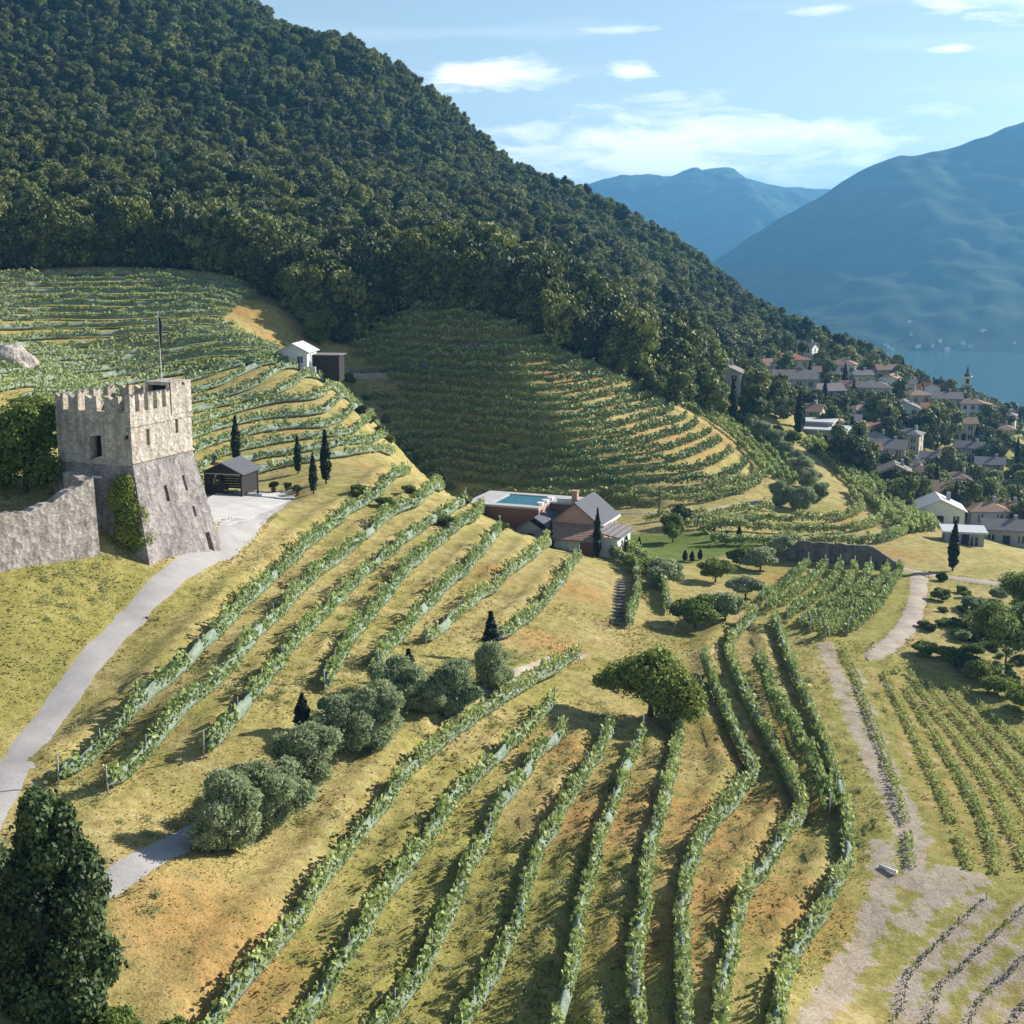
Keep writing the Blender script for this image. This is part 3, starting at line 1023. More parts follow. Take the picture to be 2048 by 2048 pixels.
# forest trees: unit trees about 8 m tall with 6 m crowns
def forest_proto(k):
    cl = round_clumps(13, 3.0, 3.0, 3.3, 4.6, 0.40, 100 + k) + [(1.2, 0.8, 1.6, 1.7, 1.6, 1.6), (-1.3, -0.6, 1.5, 1.7, 1.6, 1.6), (0.4, -1.5, 1.6, 1.5, 1.5, 1.6)]
    cr = clump_crown('crown', cl, 1900, 0.24, 0.3)
    cr.materials.append(M[('leaf_forest', 'leaf_forest_b', 'leaf_forest', 'leaf_forest_c')[k]])
    return cr


f_crowns = [forest_proto(k) for k in range(4)]
f_trunk = mesh_of(trunk_mesh(4.5, 0.22, 3, 1.4), 'trunk', M['bark'])

# where the wood stands
pts = []
sp_ = 3.3
gxv, gyv = np.meshgrid(np.arange(-300, 240, sp_), np.arange(240, 640, sp_))
gxv = gxv + rng.uniform(-1.7, 1.7, gxv.shape)
gyv = gyv + rng.uniform(-1.7, 1.7, gyv.shape)
sel = inside(forest_poly, gxv, gyv) & (np.abs(gxv / gyv) < 0.46)
fx, fy = gxv[sel], gyv[sel]
fz = H(fx, fy)
sel = ~((fx > 150) & (fy > 560)) & (fz > -120)
fx, fy, fz = fx[sel], fy[sel], fz[sel]
order = np.argsort(np.hypot(fx * 0.6, fy))
# distance behind the edge of the wood decides who shows largest
edge_y = np.interp(fx, fe[:, 0][np.argsort(fe[:, 0])], fe[:, 1][np.argsort(fe[:, 0])])
depth_in = fy - edge_y
front = np.argsort(depth_in * 1.2 + fy * 0.25)
front = [i for i in front if abs(fx[i] / fy[i]) < 0.40][:300]
fset = set(front)
for k in front:
    s = random.uniform(0.85, 1.35) * (1.15 if depth_in[k] < 30 else 0.95)
    tree('forest_tree', 'dark broadleaf tree standing at the front of the forest on the mountainside', 'tree', (fx[k], fy[k], fz[k] - 0.6), f_crowns[k % 4], f_trunk, s, random.uniform(0, 6.28),
         'broadleaf trees along the forest edge', zs=s * random.uniform(0.9, 1.25))
rest = np.array([i for i in range(len(fx)) if i not in fset])
pm = bpy.data.meshes.new('forest_points')
pm.vertices.add(len(rest))
pm.vertices.foreach_set('co', np.stack([fx[rest], fy[rest], fz[rest] - 0.8], 1).ravel().astype(np.float32))
sc_attr = pm.attributes.new('size', 'FLOAT', 'POINT')
size_v = (0.36 + 0.72 * rng.random(len(rest)) ** 1.8) * np.where(fy[rest] > 380, 0.85, 1.0) * (1 + 0.35 * vnoise(fx[rest], fy[rest], 30, 9))
sc_attr.data.foreach_set('value', size_v.astype(np.float32))
wood = link('forest', pm)
tag(wood, 'dense dark green forest covering the steep mountain', None, kind='stuff')
proto_col = bpy.data.collections.new('forest_kinds')
for k, me in enumerate(f_crowns):
    o = bpy.data.objects.new('forest_kind', me)
    proto_col.objects.link(o)
ng = bpy.data.node_groups.new('forest_scatter', 'GeometryNodeTree')
ng.interface.new_socket('Geometry', in_out='INPUT', socket_type='NodeSocketGeometry')
ng.interface.new_socket('Geometry', in_out='OUTPUT', socket_type='NodeSocketGeometry')
gi, go = ng.nodes.new('NodeGroupInput'), ng.nodes.new('NodeGroupOutput')
iop = ng.nodes.new('GeometryNodeInstanceOnPoints')
ci = ng.nodes.new('GeometryNodeCollectionInfo')
ci.inputs['Collection'].default_value = proto_col
ci.inputs['Separate Children'].default_value = True
iop.inputs['Pick Instance'].default_value = True
rv = ng.nodes.new('FunctionNodeRandomValue')
rv.data_type = 'FLOAT_VECTOR'
rv.inputs[0].default_value = (-0.12, -0.12, 0)
rv.inputs[1].default_value = (0.12, 0.12, 6.28)
na = ng.nodes.new('GeometryNodeInputNamedAttribute')
na.data_type = 'FLOAT'
na.inputs['Name'].default_value = 'size'
ri = ng.nodes.new('FunctionNodeRandomValue')
ri.data_type = 'INT'
ri.inputs[4].default_value = 0
ri.inputs[5].default_value = 3
ng.links.new(gi.outputs[0], iop.inputs['Points'])
ng.links.new(ci.outputs[0], iop.inputs['Instance'])
ng.links.new(rv.outputs[0], iop.inputs['Rotation'])
ng.links.new(na.outputs[0], iop.inputs['Scale'])
ng.links.new(ri.outputs[2], iop.inputs['Instance Index'])
ng.links.new(iop.outputs[0], go.inputs[0])
wood.modifiers.new('scatter', 'NODES').node_group = ng

# ------------------------------------------------------------------ vine rows
def net_mat(nt, p):
    a = noise(nt, 2.2, 4, 0.65)
    b = noise(nt, 14.0, 3, 0.7)
    c = ramp(nt, a, [(0.28, (0.19, 0.25, 0.165)), (0.5, (0.31, 0.38, 0.295)), (0.72, (0.44, 0.51, 0.435))])
    nt.links.new(mixc(nt, 1.0, c, ramp(nt, b, [(0.3, (0.6, 0.66, 0.6)), (0.65, (1.1, 1.1, 1.1))]), 'MULTIPLY'), p.inputs['Base Color'])
    bump(nt, p, nmath(nt, 'ADD', a, b), 0.7, 0.2)


M['net'] = material('vine_net', net_mat, 0.75, 0.2)
M['post'] = plain('post', (0.42, 0.40, 0.37), 0.8, 0.15, 5)
post_me = mesh_of(MB().tube([(0, 0, -0.3), (0, 0, 1.75)], 0.035, 6), 'post', M['post'])
endpost_me = mesh_of(MB().tube([(0, 0, -0.3), (0, 0, 1.85)], 0.055, 6), 'post', M['post'])
stake_me = mesh_of(MB().tube([(0, 0, -0.1), (0, 0, 0.55)], 0.02, 4), 'post', M['bark'])
ORD = 'first second third fourth fifth sixth seventh eighth ninth tenth eleventh twelfth thirteenth fourteenth fifteenth sixteenth seventeenth eighteenth nineteenth twentieth twenty-first twenty-second twenty-third twenty-fourth twenty-fifth twenty-sixth twenty-seventh twenty-eighth twenty-ninth thirtieth thirty-first thirty-second thirty-third thirty-fourth thirty-fifth thirty-sixth'.split()
ROWS = []


def vine_row(line, label, group, h=1.48, per_m=92, leaf=0.135, net=0.8, posts=5.0, thick=0.28, mat='leaf_vine', gaps=0.0, stake=None):
    L = np.asarray(line)
    if len(L) < 3:
        return
    ph = rng.uniform(0, 99, 2)
    L = L + np.stack([vnoise(L[:, 0] + ph[0], L[:, 1], 2.2, 41), vnoise(L[:, 0], L[:, 1] + ph[1], 2.2, 42)], 1) * (0.35 if posts else 0.1)
    s = np.concatenate([[0], np.cumsum(np.hypot(*np.diff(L, axis=0).T))])
    tot = s[-1]
    o3 = Vector((L[0, 0], L[0, 1], hz(*L[0])))
    root = thing('vine_row', label, 'vine row', o3, 0, group)
    t = np.gradient(L, axis=0)
    t /= np.linalg.norm(t, axis=1)[:, None] + 1e-9
    nrm = np.stack([-t[:, 1], t[:, 0]], 1)
    off = np.array(o3)
    z0 = H(L[:, 0], L[:, 1])
    # vigour changes along the row
    vig = 0.84 + 0.5 * np.interp(s, np.arange(0, tot + 6, 1.6), rng.uniform(-0.6, 0.75, len(np.arange(0, tot + 6, 1.6))))
    if net > 0:
        prof = [(-0.75, 0.30), (-1.0, 0.62), (-0.8, 1.0), (-0.25, 1.28), (0.25, 1.28), (0.8, 1.0), (1.0, 0.62), (0.75, 0.30)]
        k = len(prof)
        V = np.empty((len(L), k, 3))
        for j, (a, b) in enumerate(prof):
            tap = np.clip(np.minimum(s, tot - s) / 0.8, 0.08, 1)
            w = thick * a * (0.85 + 0.35 * rng.random(len(L))) * tap
            V[:, j, :2] = L + nrm * w[:, None]
            V[:, j, 2] = z0 + (0.55 + (b * h / 1.6 * (0.9 + 0.22 * rng.random(len(L))) * (0.75 + 0.25 * vig) - 0.55) * tap)
        V -= off
        m = len(L)
        a = np.arange(m - 1)[:, None] * k
        F = np.concatenate([np.stack([a[:, 0] + j, a[:, 0] + (j + 1) % k, a[:, 0] + k + (j + 1) % k, a[:, 0] + k + j], 1) for j in range(k)])
        link('net', np_mesh('net', V.reshape(-1, 3), F, smooth=True), M['net'], root)
    n = int(tot * per_m)
    u = rng.uniform(0, tot, n)
    if gaps:
        dens = np.interp(u, np.arange(0, tot + 4, 1.7), rng.random(len(np.arange(0, tot + 4, 1.7))))
        u = u[dens > gaps]
        n = len(u)
    P = np.stack([np.interp(u, s, L[:, 0]), np.interp(u, s, L[:, 1])], 1)
    N = np.stack([np.interp(u, s, nrm[:, 0]), np.interp(u, s, nrm[:, 1])], 1)
    vg = np.interp(u, s, vig)
    shoots = rng.random(n) < 0.24
    zz = np.where(shoots, rng.uniform(0.7, 1.3, n), rng.beta(3.0, 1.5, n) * 0.88 + 0.08) * h * vg
    side = rng.choice([-1, 1], n) * (thick * (0.75 + 0.45 * rng.random(n))) * np.where(zz > 0.75 * h, rng.random(n), 1) + rng.normal(0, 0.05, n)
    pos = np.column_stack([P + N * side[:, None], np.interp(u, s, z0) + zz]) - off
    out = np.column_stack([N * np.sign(side)[:, None], np.full(n, 0.5)])
    out[shoots] = unit(int(shoots.sum())) * 0.3 + np.column_stack([N[shoots] * rng.choice([-1, 1], (int(shoots.sum()), 1)), np.zeros(int(shoots.sum()))])
    sz = leaf * rng.uniform(0.7, 1.35, n) * np.where(shoots, 1.45, 1)
    Vl, Fl = leaf_quads(pos, sz, out / (np.linalg.norm(out, axis=1)[:, None] + 1e-9), 0.5, 0.62)
    tone = np.clip(rng.normal(0.45, 0.2, n) + np.where(shoots, 0.25, 0) + 0.12 * (zz / h - 0.6), 0, 1)
    link('foliage', np_mesh('foliage', Vl, Fl, tone), M[mat], root)
    if posts:
        ks = list(np.arange(0, tot - 1, posts)) + [tot]
        for q in ks:
            x, y = np.interp(q, s, L[:, 0]), np.interp(q, s, L[:, 1])
            po = bpy.data.objects.new('post', stake or (endpost_me if q in (0, tot) else post_me))
            C.objects.link(po)
            po.parent = root
            po.location = (x - off[0], y - off[1], hz(x, y) - off[2])
            po.rotation_euler = (random.uniform(-.05, .05), random.uniform(-.05, .05), 0)
    ROWS.append((L, h))
    return root


for i in range(len(UP)):
    vine_row(UP[i], 'netted vine row, %s below the grey path on the near slope' % ORD[i], 'vine rows between the path and the olives', net=1, gaps=0.18)
for i in range(len(LOW)):
    vine_row(LOW[i], 'vine row, %s of the fan of rows below the olives, counted from the big olive' % ORD[i], 'fan of vine rows below the olives', net=1 if i < 5 else 0.9, gaps=0.1 if i not in (2, 4) else 0.25, thick=0.27 if i < 5 else 0.34, h=1.4)
vine_row(trace([(x * D, y * D) for x, y in [(1432, 1262), (1455, 1320), (1500, 1400), (1540, 1470), (1562, 1540)]], 0.5), 'leafy green vine row doubled up on the inside of the outermost curved row', 'fan of vine rows below the olives', net=0, per_m=190, thick=0.42)
for i, r in enumerate([[(1187, 1185), (1204, 1115), (1190, 1072), (1150, 1052)], [(1262, 1160), (1248, 1105), (1222, 1070), (1170, 1042)]]):
    vine_row(trace([(x * D, y * D) for x, y in r], 0.5), ('short curved vine row on the knoll by the farm steps', 'short curved vine row between the knoll and the villa garden trees')[i], 'short curved rows on the knoll', net=1)
# block on the flat, kinked rows
blk = [[(640, 1440), (560, 1530), (360, 1680)], [(740, 1450), (640, 1570), (400, 1722)], [(830, 1450), (760, 1590), (510, 1770)], [(920, 1460), (850, 1620), (590, 1800)],
       [(1010, 1465), (930, 1630), (650, 1832)], [(1110, 1480), (1020, 1640), (740, 1870)], [(1190, 1480), (1065, 1680), (880, 1850)]]
for i, r in enumerate(blk):
    vine_row(trace([(1400 + x / 2.972, 650 + y / 2.972) for x, y in r], 0.6), 'kinked bright green vine row, %s from the gravel track in the small flat block' % ORD[len(blk) - 1 - i], 'kinked rows of the small flat block', net=0.0, per_m=95, leaf=0.15, posts=9, thick=0.32, h=1.3)


# sparse rows on the apron between the terraces and the farm road
for i, r in enumerate([[(1190, 988), (1290, 998), (1390, 990), (1480, 968), (1530, 955)], [(1210, 1004), (1300, 1012), (1400, 1006), (1500, 985)], [(1290, 1046), (1380, 1040), (1460, 1032), (1545, 1022)], [(1330, 1060), (1420, 1056), (1520, 1044)]]):
    vine_row(trace([(*p, 150) for p in r], 0.6), 'vine row on the apron beside the farm road behind the villa, %s from the terraces' % ORD[i], 'rows beside the farm road', net=0, per_m=60, leaf=0.19, posts=0, thick=0.3, h=1.4, mat='leaf_vine_far')


def family(keys, counts, ymin=0.0, step=0.7):
    """rows laid between traced key rows, evenly spaced on the ground"""
    K_ = []
    for k in keys:
        l = trace(k, step, ymin)
        s = np.linspace(0, 1, len(l))
        u = np.linspace(0, 1, 60)
        K_.append(np.stack([np.interp(u, s, l[:, 0]), np.interp(u, s, l[:, 1])], 1))
    out = []
    for a, b, c in zip(K_[:-1], K_[1:], counts):
        for i in range(c):
            out.append(smooth_line((a + (b - a) * i / c)[::6], step))
    out.append(smooth_line(K_[-1][::6], step))
    return out


left = family([[(-60, 556), (100, 554), (250, 552), (400, 558), (480, 578), (540, 612)], [(-60, 640), (100, 640), (250, 640), (380, 632), (450, 634), (500, 655)],
               [(-60, 775), (100, 765), (250, 752), (400, 738), (540, 728), (640, 748)], [(250, 900), (330, 870), (420, 842), (520, 815), (640, 795), (735, 815)], [(430, 985), (500, 952), (580, 935), (660, 918), (730, 908), (800, 912)]],
              [7, 8, 6, 5], 130)
for i, r in enumerate(left):
    vine_row(r, 'sunlit netted vine row on the far left slope, %s below the forest edge' % ORD[i], 'vine rows on the sunlit far slope', net=1, per_m=46, leaf=0.18, posts=0, thick=0.3, h=1.22, mat='leaf_vine_far', gaps=0.15)
HR = hill_rows()
for i, (k, r) in enumerate(HR):
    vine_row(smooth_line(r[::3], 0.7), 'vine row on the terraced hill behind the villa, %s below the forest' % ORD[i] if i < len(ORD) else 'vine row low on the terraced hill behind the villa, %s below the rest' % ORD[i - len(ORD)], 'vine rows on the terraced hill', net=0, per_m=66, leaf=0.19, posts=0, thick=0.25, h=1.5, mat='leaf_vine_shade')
nose = family([[(1318, 792), (1400, 832), (1460, 872), (1510, 925), (1535, 962)], [(1360, 792), (1450, 830), (1520, 872), (1570, 925), (1600, 985)]], [4], 200)
for i, r in enumerate(nose):
    vine_row(r, 'bright vine row running downhill round the nose of the terraced hill, %s from its crest' % ORD[i], 'rows running downhill on the nose', net=0, per_m=60, leaf=0.2, posts=0, thick=0.33, h=1.4, mat='leaf_vine')
nose2 = family([[(1610, 885), (1680, 950), (1740, 1005), (1790, 1050), (1820, 1085)], [(1650, 882), (1740, 950), (1800, 1000), (1850, 1042), (1880, 1075)]], [5], 200)
for i, r in enumerate(nose2):
    vine_row(r, 'bright vine row beyond the grey olive belt, %s from the olives towards the village' % ORD[i], 'rows between the olive belt and the village', net=0, per_m=60, leaf=0.2, posts=0, thick=0.33, h=1.4, mat='leaf_vine')
foot = [[(1400, 1052), (1500, 1046), (1600, 1046), (1680, 1042), (1725, 1022), (1700, 985)], [(1400, 1068), (1520, 1066), (1640, 1068), (1720, 1062), (1765, 1035), (1740, 990)], [(1420, 1090), (1560, 1092), (1700, 1092), (1790, 1078), (1815, 1050), (1790, 1015)]]
for i, r in enumerate(foot):
    vine_row(trace([(*p, 150) for p in r], 0.6), 'vine row curling round the foot of the terraced hill, %s above the retaining wall' % ORD[2 - i], 'rows round the foot of the terraced hill', net=0, per_m=80, leaf=0.2, posts=0, thick=0.33, h=1.4, mat='leaf_vine_far')
# low young vines in the right-hand field and on the bare terraces
fld = [[(1590, 1225), (1660, 1400), (1705, 1540), (1720, 1640)], [(1668, 1270), (1745, 1430), (1800, 1560), (1830, 1640)], [(1690, 1265), (1790, 1430), (1860, 1570), (1880, 1650)], [(1715, 1270), (1830, 1430), (1905, 1560), (1940, 1640)],
       [(1745, 1285), (1868, 1430), (1950, 1550)], [(1780, 1290), (1905, 1430), (1960, 1500)], [(1820, 1300), (1960, 1440)]]
for i, r in enumerate(fld):
    vine_row(trace([(x * D, y * D) for x, y in r], 0.6), 'low young vine row in the right-hand field, %s from the earth track' % ORD[i], 'low rows in the right-hand field', net=0, per_m=55, leaf=0.09, posts=0, thick=0.24, h=0.36, gaps=0.08)
for i, r in enumerate(BARE):
    vine_row(trace([(x * D, y * D) for x, y in r], 0.4), 'thin line of newly planted vines with stakes on bare soil, %s from the earth track' % ORD[i], 'newly planted rows on bare soil', net=0, per_m=16, leaf=0.07, posts=1.1, thick=0.09, h=0.42, mat='leaf_dark', stake=stake_me)
# ------------------------------------------------------------------ masonry tools
def stone(name, c0, c1, c2, scale=1.2, fine=7.0, streak=True):
    def f(nt, p):
        a = noise(nt, scale, 6, 0.65)
        b = noise(nt, fine, 4, 0.7)
        v = nt.nodes.new('ShaderNodeTexVoronoi')
        v.inputs['Scale'].default_value = fine * 0.45
        t = nt.nodes.new('ShaderNodeTexCoord')
        nt.links.new(t.outputs['Object'], v.inputs['Vector'])
        c = ramp(nt, a, [(0.3, c0), (0.5, c1), (0.7, c2)])
        c = mixc(nt, 1.0, c, ramp(nt, b, [(0.3, (0.72, 0.72, 0.72)), (0.65, (1.08, 1.08, 1.08))]), 'MULTIPLY')
        bw = nt.nodes.new('ShaderNodeRGBToBW')
        nt.links.new(v.outputs['Color'], bw.inputs[0])
        c = mixc(nt, 1.0, c, ramp(nt, bw.outputs[0], [(0.2, (0.82, 0.81, 0.8)), (0.75, (1.1, 1.1, 1.1))]), 'MULTIPLY')
        e_ = nt.nodes.new('ShaderNodeTexVoronoi')
        e_.feature = 'DISTANCE_TO_EDGE'
        e_.inputs['Scale'].default_value = 2.3
        mp_ = nt.nodes.new('ShaderNodeMapping')
        mp_.inputs['Scale'].default_value = (1, 1, 1.7)
        nt.links.new(t.outputs['Object'], mp_.inputs[0])
        nt.links.new(mp_.outputs[0], e_.inputs['Vector'])
        c = mixc(nt, 1.0, c, ramp(nt, e_.outputs['Distance'], [(0.0, (0.66, 0.65, 0.64)), (0.09, (1, 1, 1))]), 'MULTIPLY')
        if streak:
            w = noise(nt, 1.1, 3, 0.6, stretch=(1.6, 1.6, 0.22))
            c = mixc(nt, 1.0, c, ramp(nt, w, [(0.35, (0.7, 0.69, 0.68)), (0.55, (1, 1, 1))]), 'MULTIPLY')
        nt.links.new(c, p.inputs['Base Color'])
        bump(nt, p, nmath(nt, 'ADD', v.outputs['Distance'], b), 0.6, 0.12)
    return material(name, f, 0.92, 0.1)


M['stone_wall'] = stone('castle_wall_stone', (0.36, 0.315, 0.28), (0.49, 0.44, 0.395), (0.62, 0.565, 0.51), 1.0, 4.0)
M['stone_low'] = stone('tower_base_stone', (0.255, 0.23, 0.225), (0.36, 0.33, 0.315), (0.47, 0.42, 0.385), 0.5, 4.5)
M['stone_up'] = stone('tower_plaster', (0.50, 0.435, 0.36), (0.60, 0.535, 0.455), (0.68, 0.615, 0.54), 0.6, 6.0)
M['dark_hole'] = plain('dark_opening', (0.02, 0.018, 0.016), 0.9, 0.2)  # near-black sheets closing the openings; the shade inside is put into the colour
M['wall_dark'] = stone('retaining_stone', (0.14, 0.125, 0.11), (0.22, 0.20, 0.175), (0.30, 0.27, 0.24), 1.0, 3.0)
M['white_wall'] = plain('white_plaster', (0.68, 0.67, 0.65), 0.85, 0.07, 1.5)
M['cream_wall'] = plain('cream_plaster', (0.48, 0.42, 0.33), 0.85, 0.08, 1.5)
M['grey_wall'] = plain('grey_plaster', (0.33, 0.335, 0.345), 0.85, 0.08, 1.5)
M['pink_wall'] = plain('pink_plaster', (0.50, 0.31, 0.24), 0.85, 0.1, 1.5)
M['brick_red'] = plain('brick_red', (0.23, 0.105, 0.075), 0.9, 0.2, 4)
M['slate'] = plain('slate_grey', (0.12, 0.125, 0.14), 0.7, 0.12, 6)
M['tile_red'] = plain('tile_red', (0.42, 0.16, 0.10), 0.85, 0.2, 4)
M['tile_brown'] = plain('tile_brown', (0.34, 0.22, 0.16), 0.85, 0.2, 4)
M['tile_grey'] = plain('tile_grey', (0.26, 0.24, 0.235), 0.85, 0.18, 4)
M['roof_pale'] = plain('roof_pale', (0.50, 0.515, 0.54), 0.7, 0.08, 3)
M['frame_white'] = plain('white_paint', (0.78, 0.77, 0.75), 0.6, 0.04)
M['wood_dark'] = plain('dark_boards', (0.035, 0.03, 0.03), 0.8, 0.3, 6)
M['metal_grey'] = plain('grey_metal', (0.35, 0.36, 0.37), 0.5, 0.1, 3)


def tiled(name, col, var):
    def f(nt, p):
        n = noise(nt, 3.0, 5, 0.7)
        w = nt.nodes.new('ShaderNodeTexWave')
        w.bands_direction = 'Z'
        w.inputs['Scale'].default_value = 2.4
        w.inputs['Distortion'].default_value = 1.2
        w.inputs['Detail'].default_value = 2
        t = nt.nodes.new('ShaderNodeTexCoord')
        nt.links.new(t.outputs['Object'], w.inputs['Vector'])
        c = ramp(nt, n, [(0.28, tuple(v * (1 - var) for v in col)), (0.7, tuple(min(1, v * (1 + var)) for v in col))])
        c = mixc(nt, 1.0, c, ramp(nt, w.outputs[0], [(0.1, (0.7, 0.7, 0.7)), (0.5, (1.05, 1.05, 1.05))]), 'MULTIPLY')
        nt.links.new(c, p.inputs['Base Color'])
        bump(nt, p, w.outputs[0], 0.5, 0.06)
    return material(name, f, 0.85, 0.15)


M['tile_red'] = tiled('tile_red', (0.40, 0.165, 0.11), 0.28)
M['tile_brown'] = tiled('tile_brown', (0.33, 0.22, 0.165), 0.28)
M['tile_grey'] = tiled('tile_grey', (0.235, 0.215, 0.21), 0.25)
M['slate'] = tiled('slate_grey', (0.13, 0.135, 0.15), 0.2)


def glass_mat(nt, p):
    p.inputs['Base Color'].default_value = (0.03, 0.045, 0.06, 1)


M['glass'] = material('window_glass', glass_mat, 0.15, 0.6)


def pool_mat(nt, p):
    n = noise(nt, 0.7, 3)
    nt.links.new(ramp(nt, n, [(0.3, (0.06, 0.22, 0.32)), (0.7, (0.09, 0.28, 0.38))]), p.inputs['Base Color'])


M['pool'] = material('pool_water', pool_mat, 0.08, 0.5)


def panel(mb, c, holes, depth, fine=1):
    """a wall face (corners bl, br, tr, tl) with recessed openings; returns the corner quads at the back of each recess"""
    bl, br, tr, tl = (Vector(p) for p in c)
    def P(u, v):
        return (bl * (1 - u) + br * u) * (1 - v) + (tl * (1 - u) + tr * u) * v
    us = sorted({0.0, 1.0, *[h[0] for h in holes], *[h[1] for h in holes]})
    vs = sorted({0.0, 1.0, *[h[2] for h in holes], *[h[3] for h in holes]})
    d = Vector(depth)
    for i in range(len(us) - 1):
        for j in range(len(vs) - 1):
            cu, cv = (us[i] + us[i + 1]) / 2, (vs[j] + vs[j + 1]) / 2
            if any(h[0] < cu < h[1] and h[2] < cv < h[3] for h in holes):
                continue
            mb.add([P(us[i], vs[j]), P(us[i + 1], vs[j]), P(us[i + 1], vs[j + 1]), P(us[i], vs[j + 1])], [(0, 1, 2, 3)])
    backs = []
    for h in holes:
        q = [P(h[0], h[2]), P(h[1], h[2]), P(h[1], h[3]), P(h[0], h[3])]
        b = [p + d for p in q]
        for k in range(4):
            m = (k + 1) % 4
            mb.add([q[k], q[m], b[m], b[k]], [(3, 2, 1, 0)])
        backs.append(b)
    return backs


def pane(name, q, mat, parent, back=None):
    mb = MB()
    mb.add(q, [(0, 1, 2, 3)])
    return mb.build(name, mat, parent)


# ------------------------------------------------------------------ castle tower
F0 = Vector(at(265, 925, 110))
TOW = thing('castle_tower', 'battlemented stone castle tower with sloping base beside the grey path', 'tower', (F0.x, F0.y, -27.5))
av, bv = Vector((0.38, 0.925, 0)), Vector((-0.925, 0.38, 0))
LA, LB = 8.3, 7.6


def T(a, b, z):
    p = av * a + bv * b
    return Vector((p.x, p.y, z))


z_course, z_corb, z_top = 9.4, 12.4, 13.6         # heights over the tower's foot
# battered base: four faces
mb = MB()
A0, A1, B0, B1 = -1.25, LA + 0.9, -2.4, LB + 1.2
backs = panel(mb, [T(A0, B0, -0.6), T(A1, B0, -0.6), T(LA, 0, z_course), T(0, 0, z_course)],
              [(0.82, 0.885, 0.085, 0.285), (0.40, 0.445, 0.63, 0.765), (0.71, 0.75, 0.675, 0.81), (0.74, 0.775, 0.44, 0.535)], bv * 0.8)
panel(mb, [T(A0, B1, -0.6), T(A0, B0, -0.6), T(0, 0, z_course), T(0, LB, z_course)], [], av * 0.5)
panel(mb, [T(A1, B0, -0.6), T(A1, B1, -0.6), T(LA, LB, z_course), T(LA, 0, z_course)], [], av * 0.5)
panel(mb, [T(A1, B1, -0.6), T(A0, B1, -0.6), T(0, LB, z_course), T(LA, LB, z_course)], [], av * 0.5)
base_o = mb.build('sloping_base', M['stone_low'], TOW)
for k, q in enumerate(backs):
    pane(('door_slit' if k == 0 else 'arrow_slit'), q, M['dark_hole'], base_o)
# upper storey
mb = MB()
e = 0.03
backs = panel(mb, [T(-e, -e, z_course), T(LA + e, -e, z_course), T(LA + e, -e, z_top), T(-e, -e, z_top)], [(0.24, 0.29, 0.30, 0.62), (0.72, 0.765, 0.42, 0.72)], bv * 0.6)
left_b = panel(mb, [T(-e, LB + e, z_course - 4), T(-e, -e, z_course), T(-e, -e, z_top), T(-e, LB + e, z_top)], [(0.44, 0.60, 0.36, 0.66), (0.90, 0.965, 0.50, 0.58), (0.5, 0.56, 0.10, 0.2)], av * 0.9)
panel(mb, [T(LA + e, -e, z_course), T(LA + e, LB + e, z_course), T(LA + e, LB + e, z_top), T(LA + e, -e, z_top)], [], av)
panel(mb, [T(LA + e, LB + e, z_course), T(-e, LB + e, z_course), T(-e, LB + e, z_top), T(LA + e, LB + e, z_top)], [], av)
up_o = mb.build('upper_wall', M['stone_up'], TOW)
for q in backs:
    pane('arrow_slit', q, M['dark_hole'], up_o)
for q, n_ in zip(left_b, ('arched_recess', 'window', 'window')):
    pane(n_, q, M['dark_hole'], up_o)
mb = MB()
mb.box(-.5, .5, -.12, .12, 0, .18)
sill = mb.build('sill', M['frame_white'], up_o)
sill.location = T(-0.12, LB * 0.47, z_course - 1.4)
sill.rotation_euler = (0, 0, math.atan2(bv.y, bv.x))


def course(name, z, out, hgt, mat):
    mb = MB()
    o_ = out
    ring0 = [T(-o_, -o_, z), T(LA + o_, -o_, z), T(LA + o_, LB + o_, z), T(-o_, LB + o_, z)]
    ring1 = [p + Vector((0, 0, hgt)) for p in ring0]
    ring2 = [T(0.2, 0.2, z + hgt), T(LA - 0.2, 0.2, z + hgt), T(LA - 0.2, LB - 0.2, z + hgt), T(0.2, LB - 0.2, z + hgt)]
    ring3 = [T(0.2, 0.2, z), T(LA - 0.2, 0.2, z), T(LA - 0.2, LB - 0.2, z), T(0.2, LB - 0.2, z)]
    mb.loft([ring0, ring1, ring2, ring3, ring0], cap=False)
    return mb.build(name, mat, TOW)


course('string_course', z_course - 0.02, 0.14, 0.16, M['stone_up'])
course('corbel_course', z_corb, 0.12, 0.2, M['stone_up'])
# wall walk and parapet
mb = MB()
mb.add([T(0.4, 0.4, z_corb + 0.35), T(LA - 0.4, 0.4, z_corb + 0.35), T(LA - 0.4, LB - 0.4, z_corb + 0.35), T(0.4, LB - 0.4, z_corb + 0.35)], [(0, 1, 2, 3)])
mb.build('wall_walk', M['stone_low'], TOW)
mb = MB()
i_ = 0.55
out = [T(-e, -e, z_top), T(LA + e, -e, z_top), T(LA + e, LB + e, z_top), T(-e, LB + e, z_top)]
inn = [T(i_, i_, z_top), T(LA - i_, i_, z_top), T(LA - i_, LB - i_, z_top), T(i_, LB - i_, z_top)]
inl = [Vector((p.x, p.y, z_corb + 0.3)) for p in inn]
mb.loft([out, inn, inl], cap=False)
mb.build('parapet', M['stone_up'], TOW)


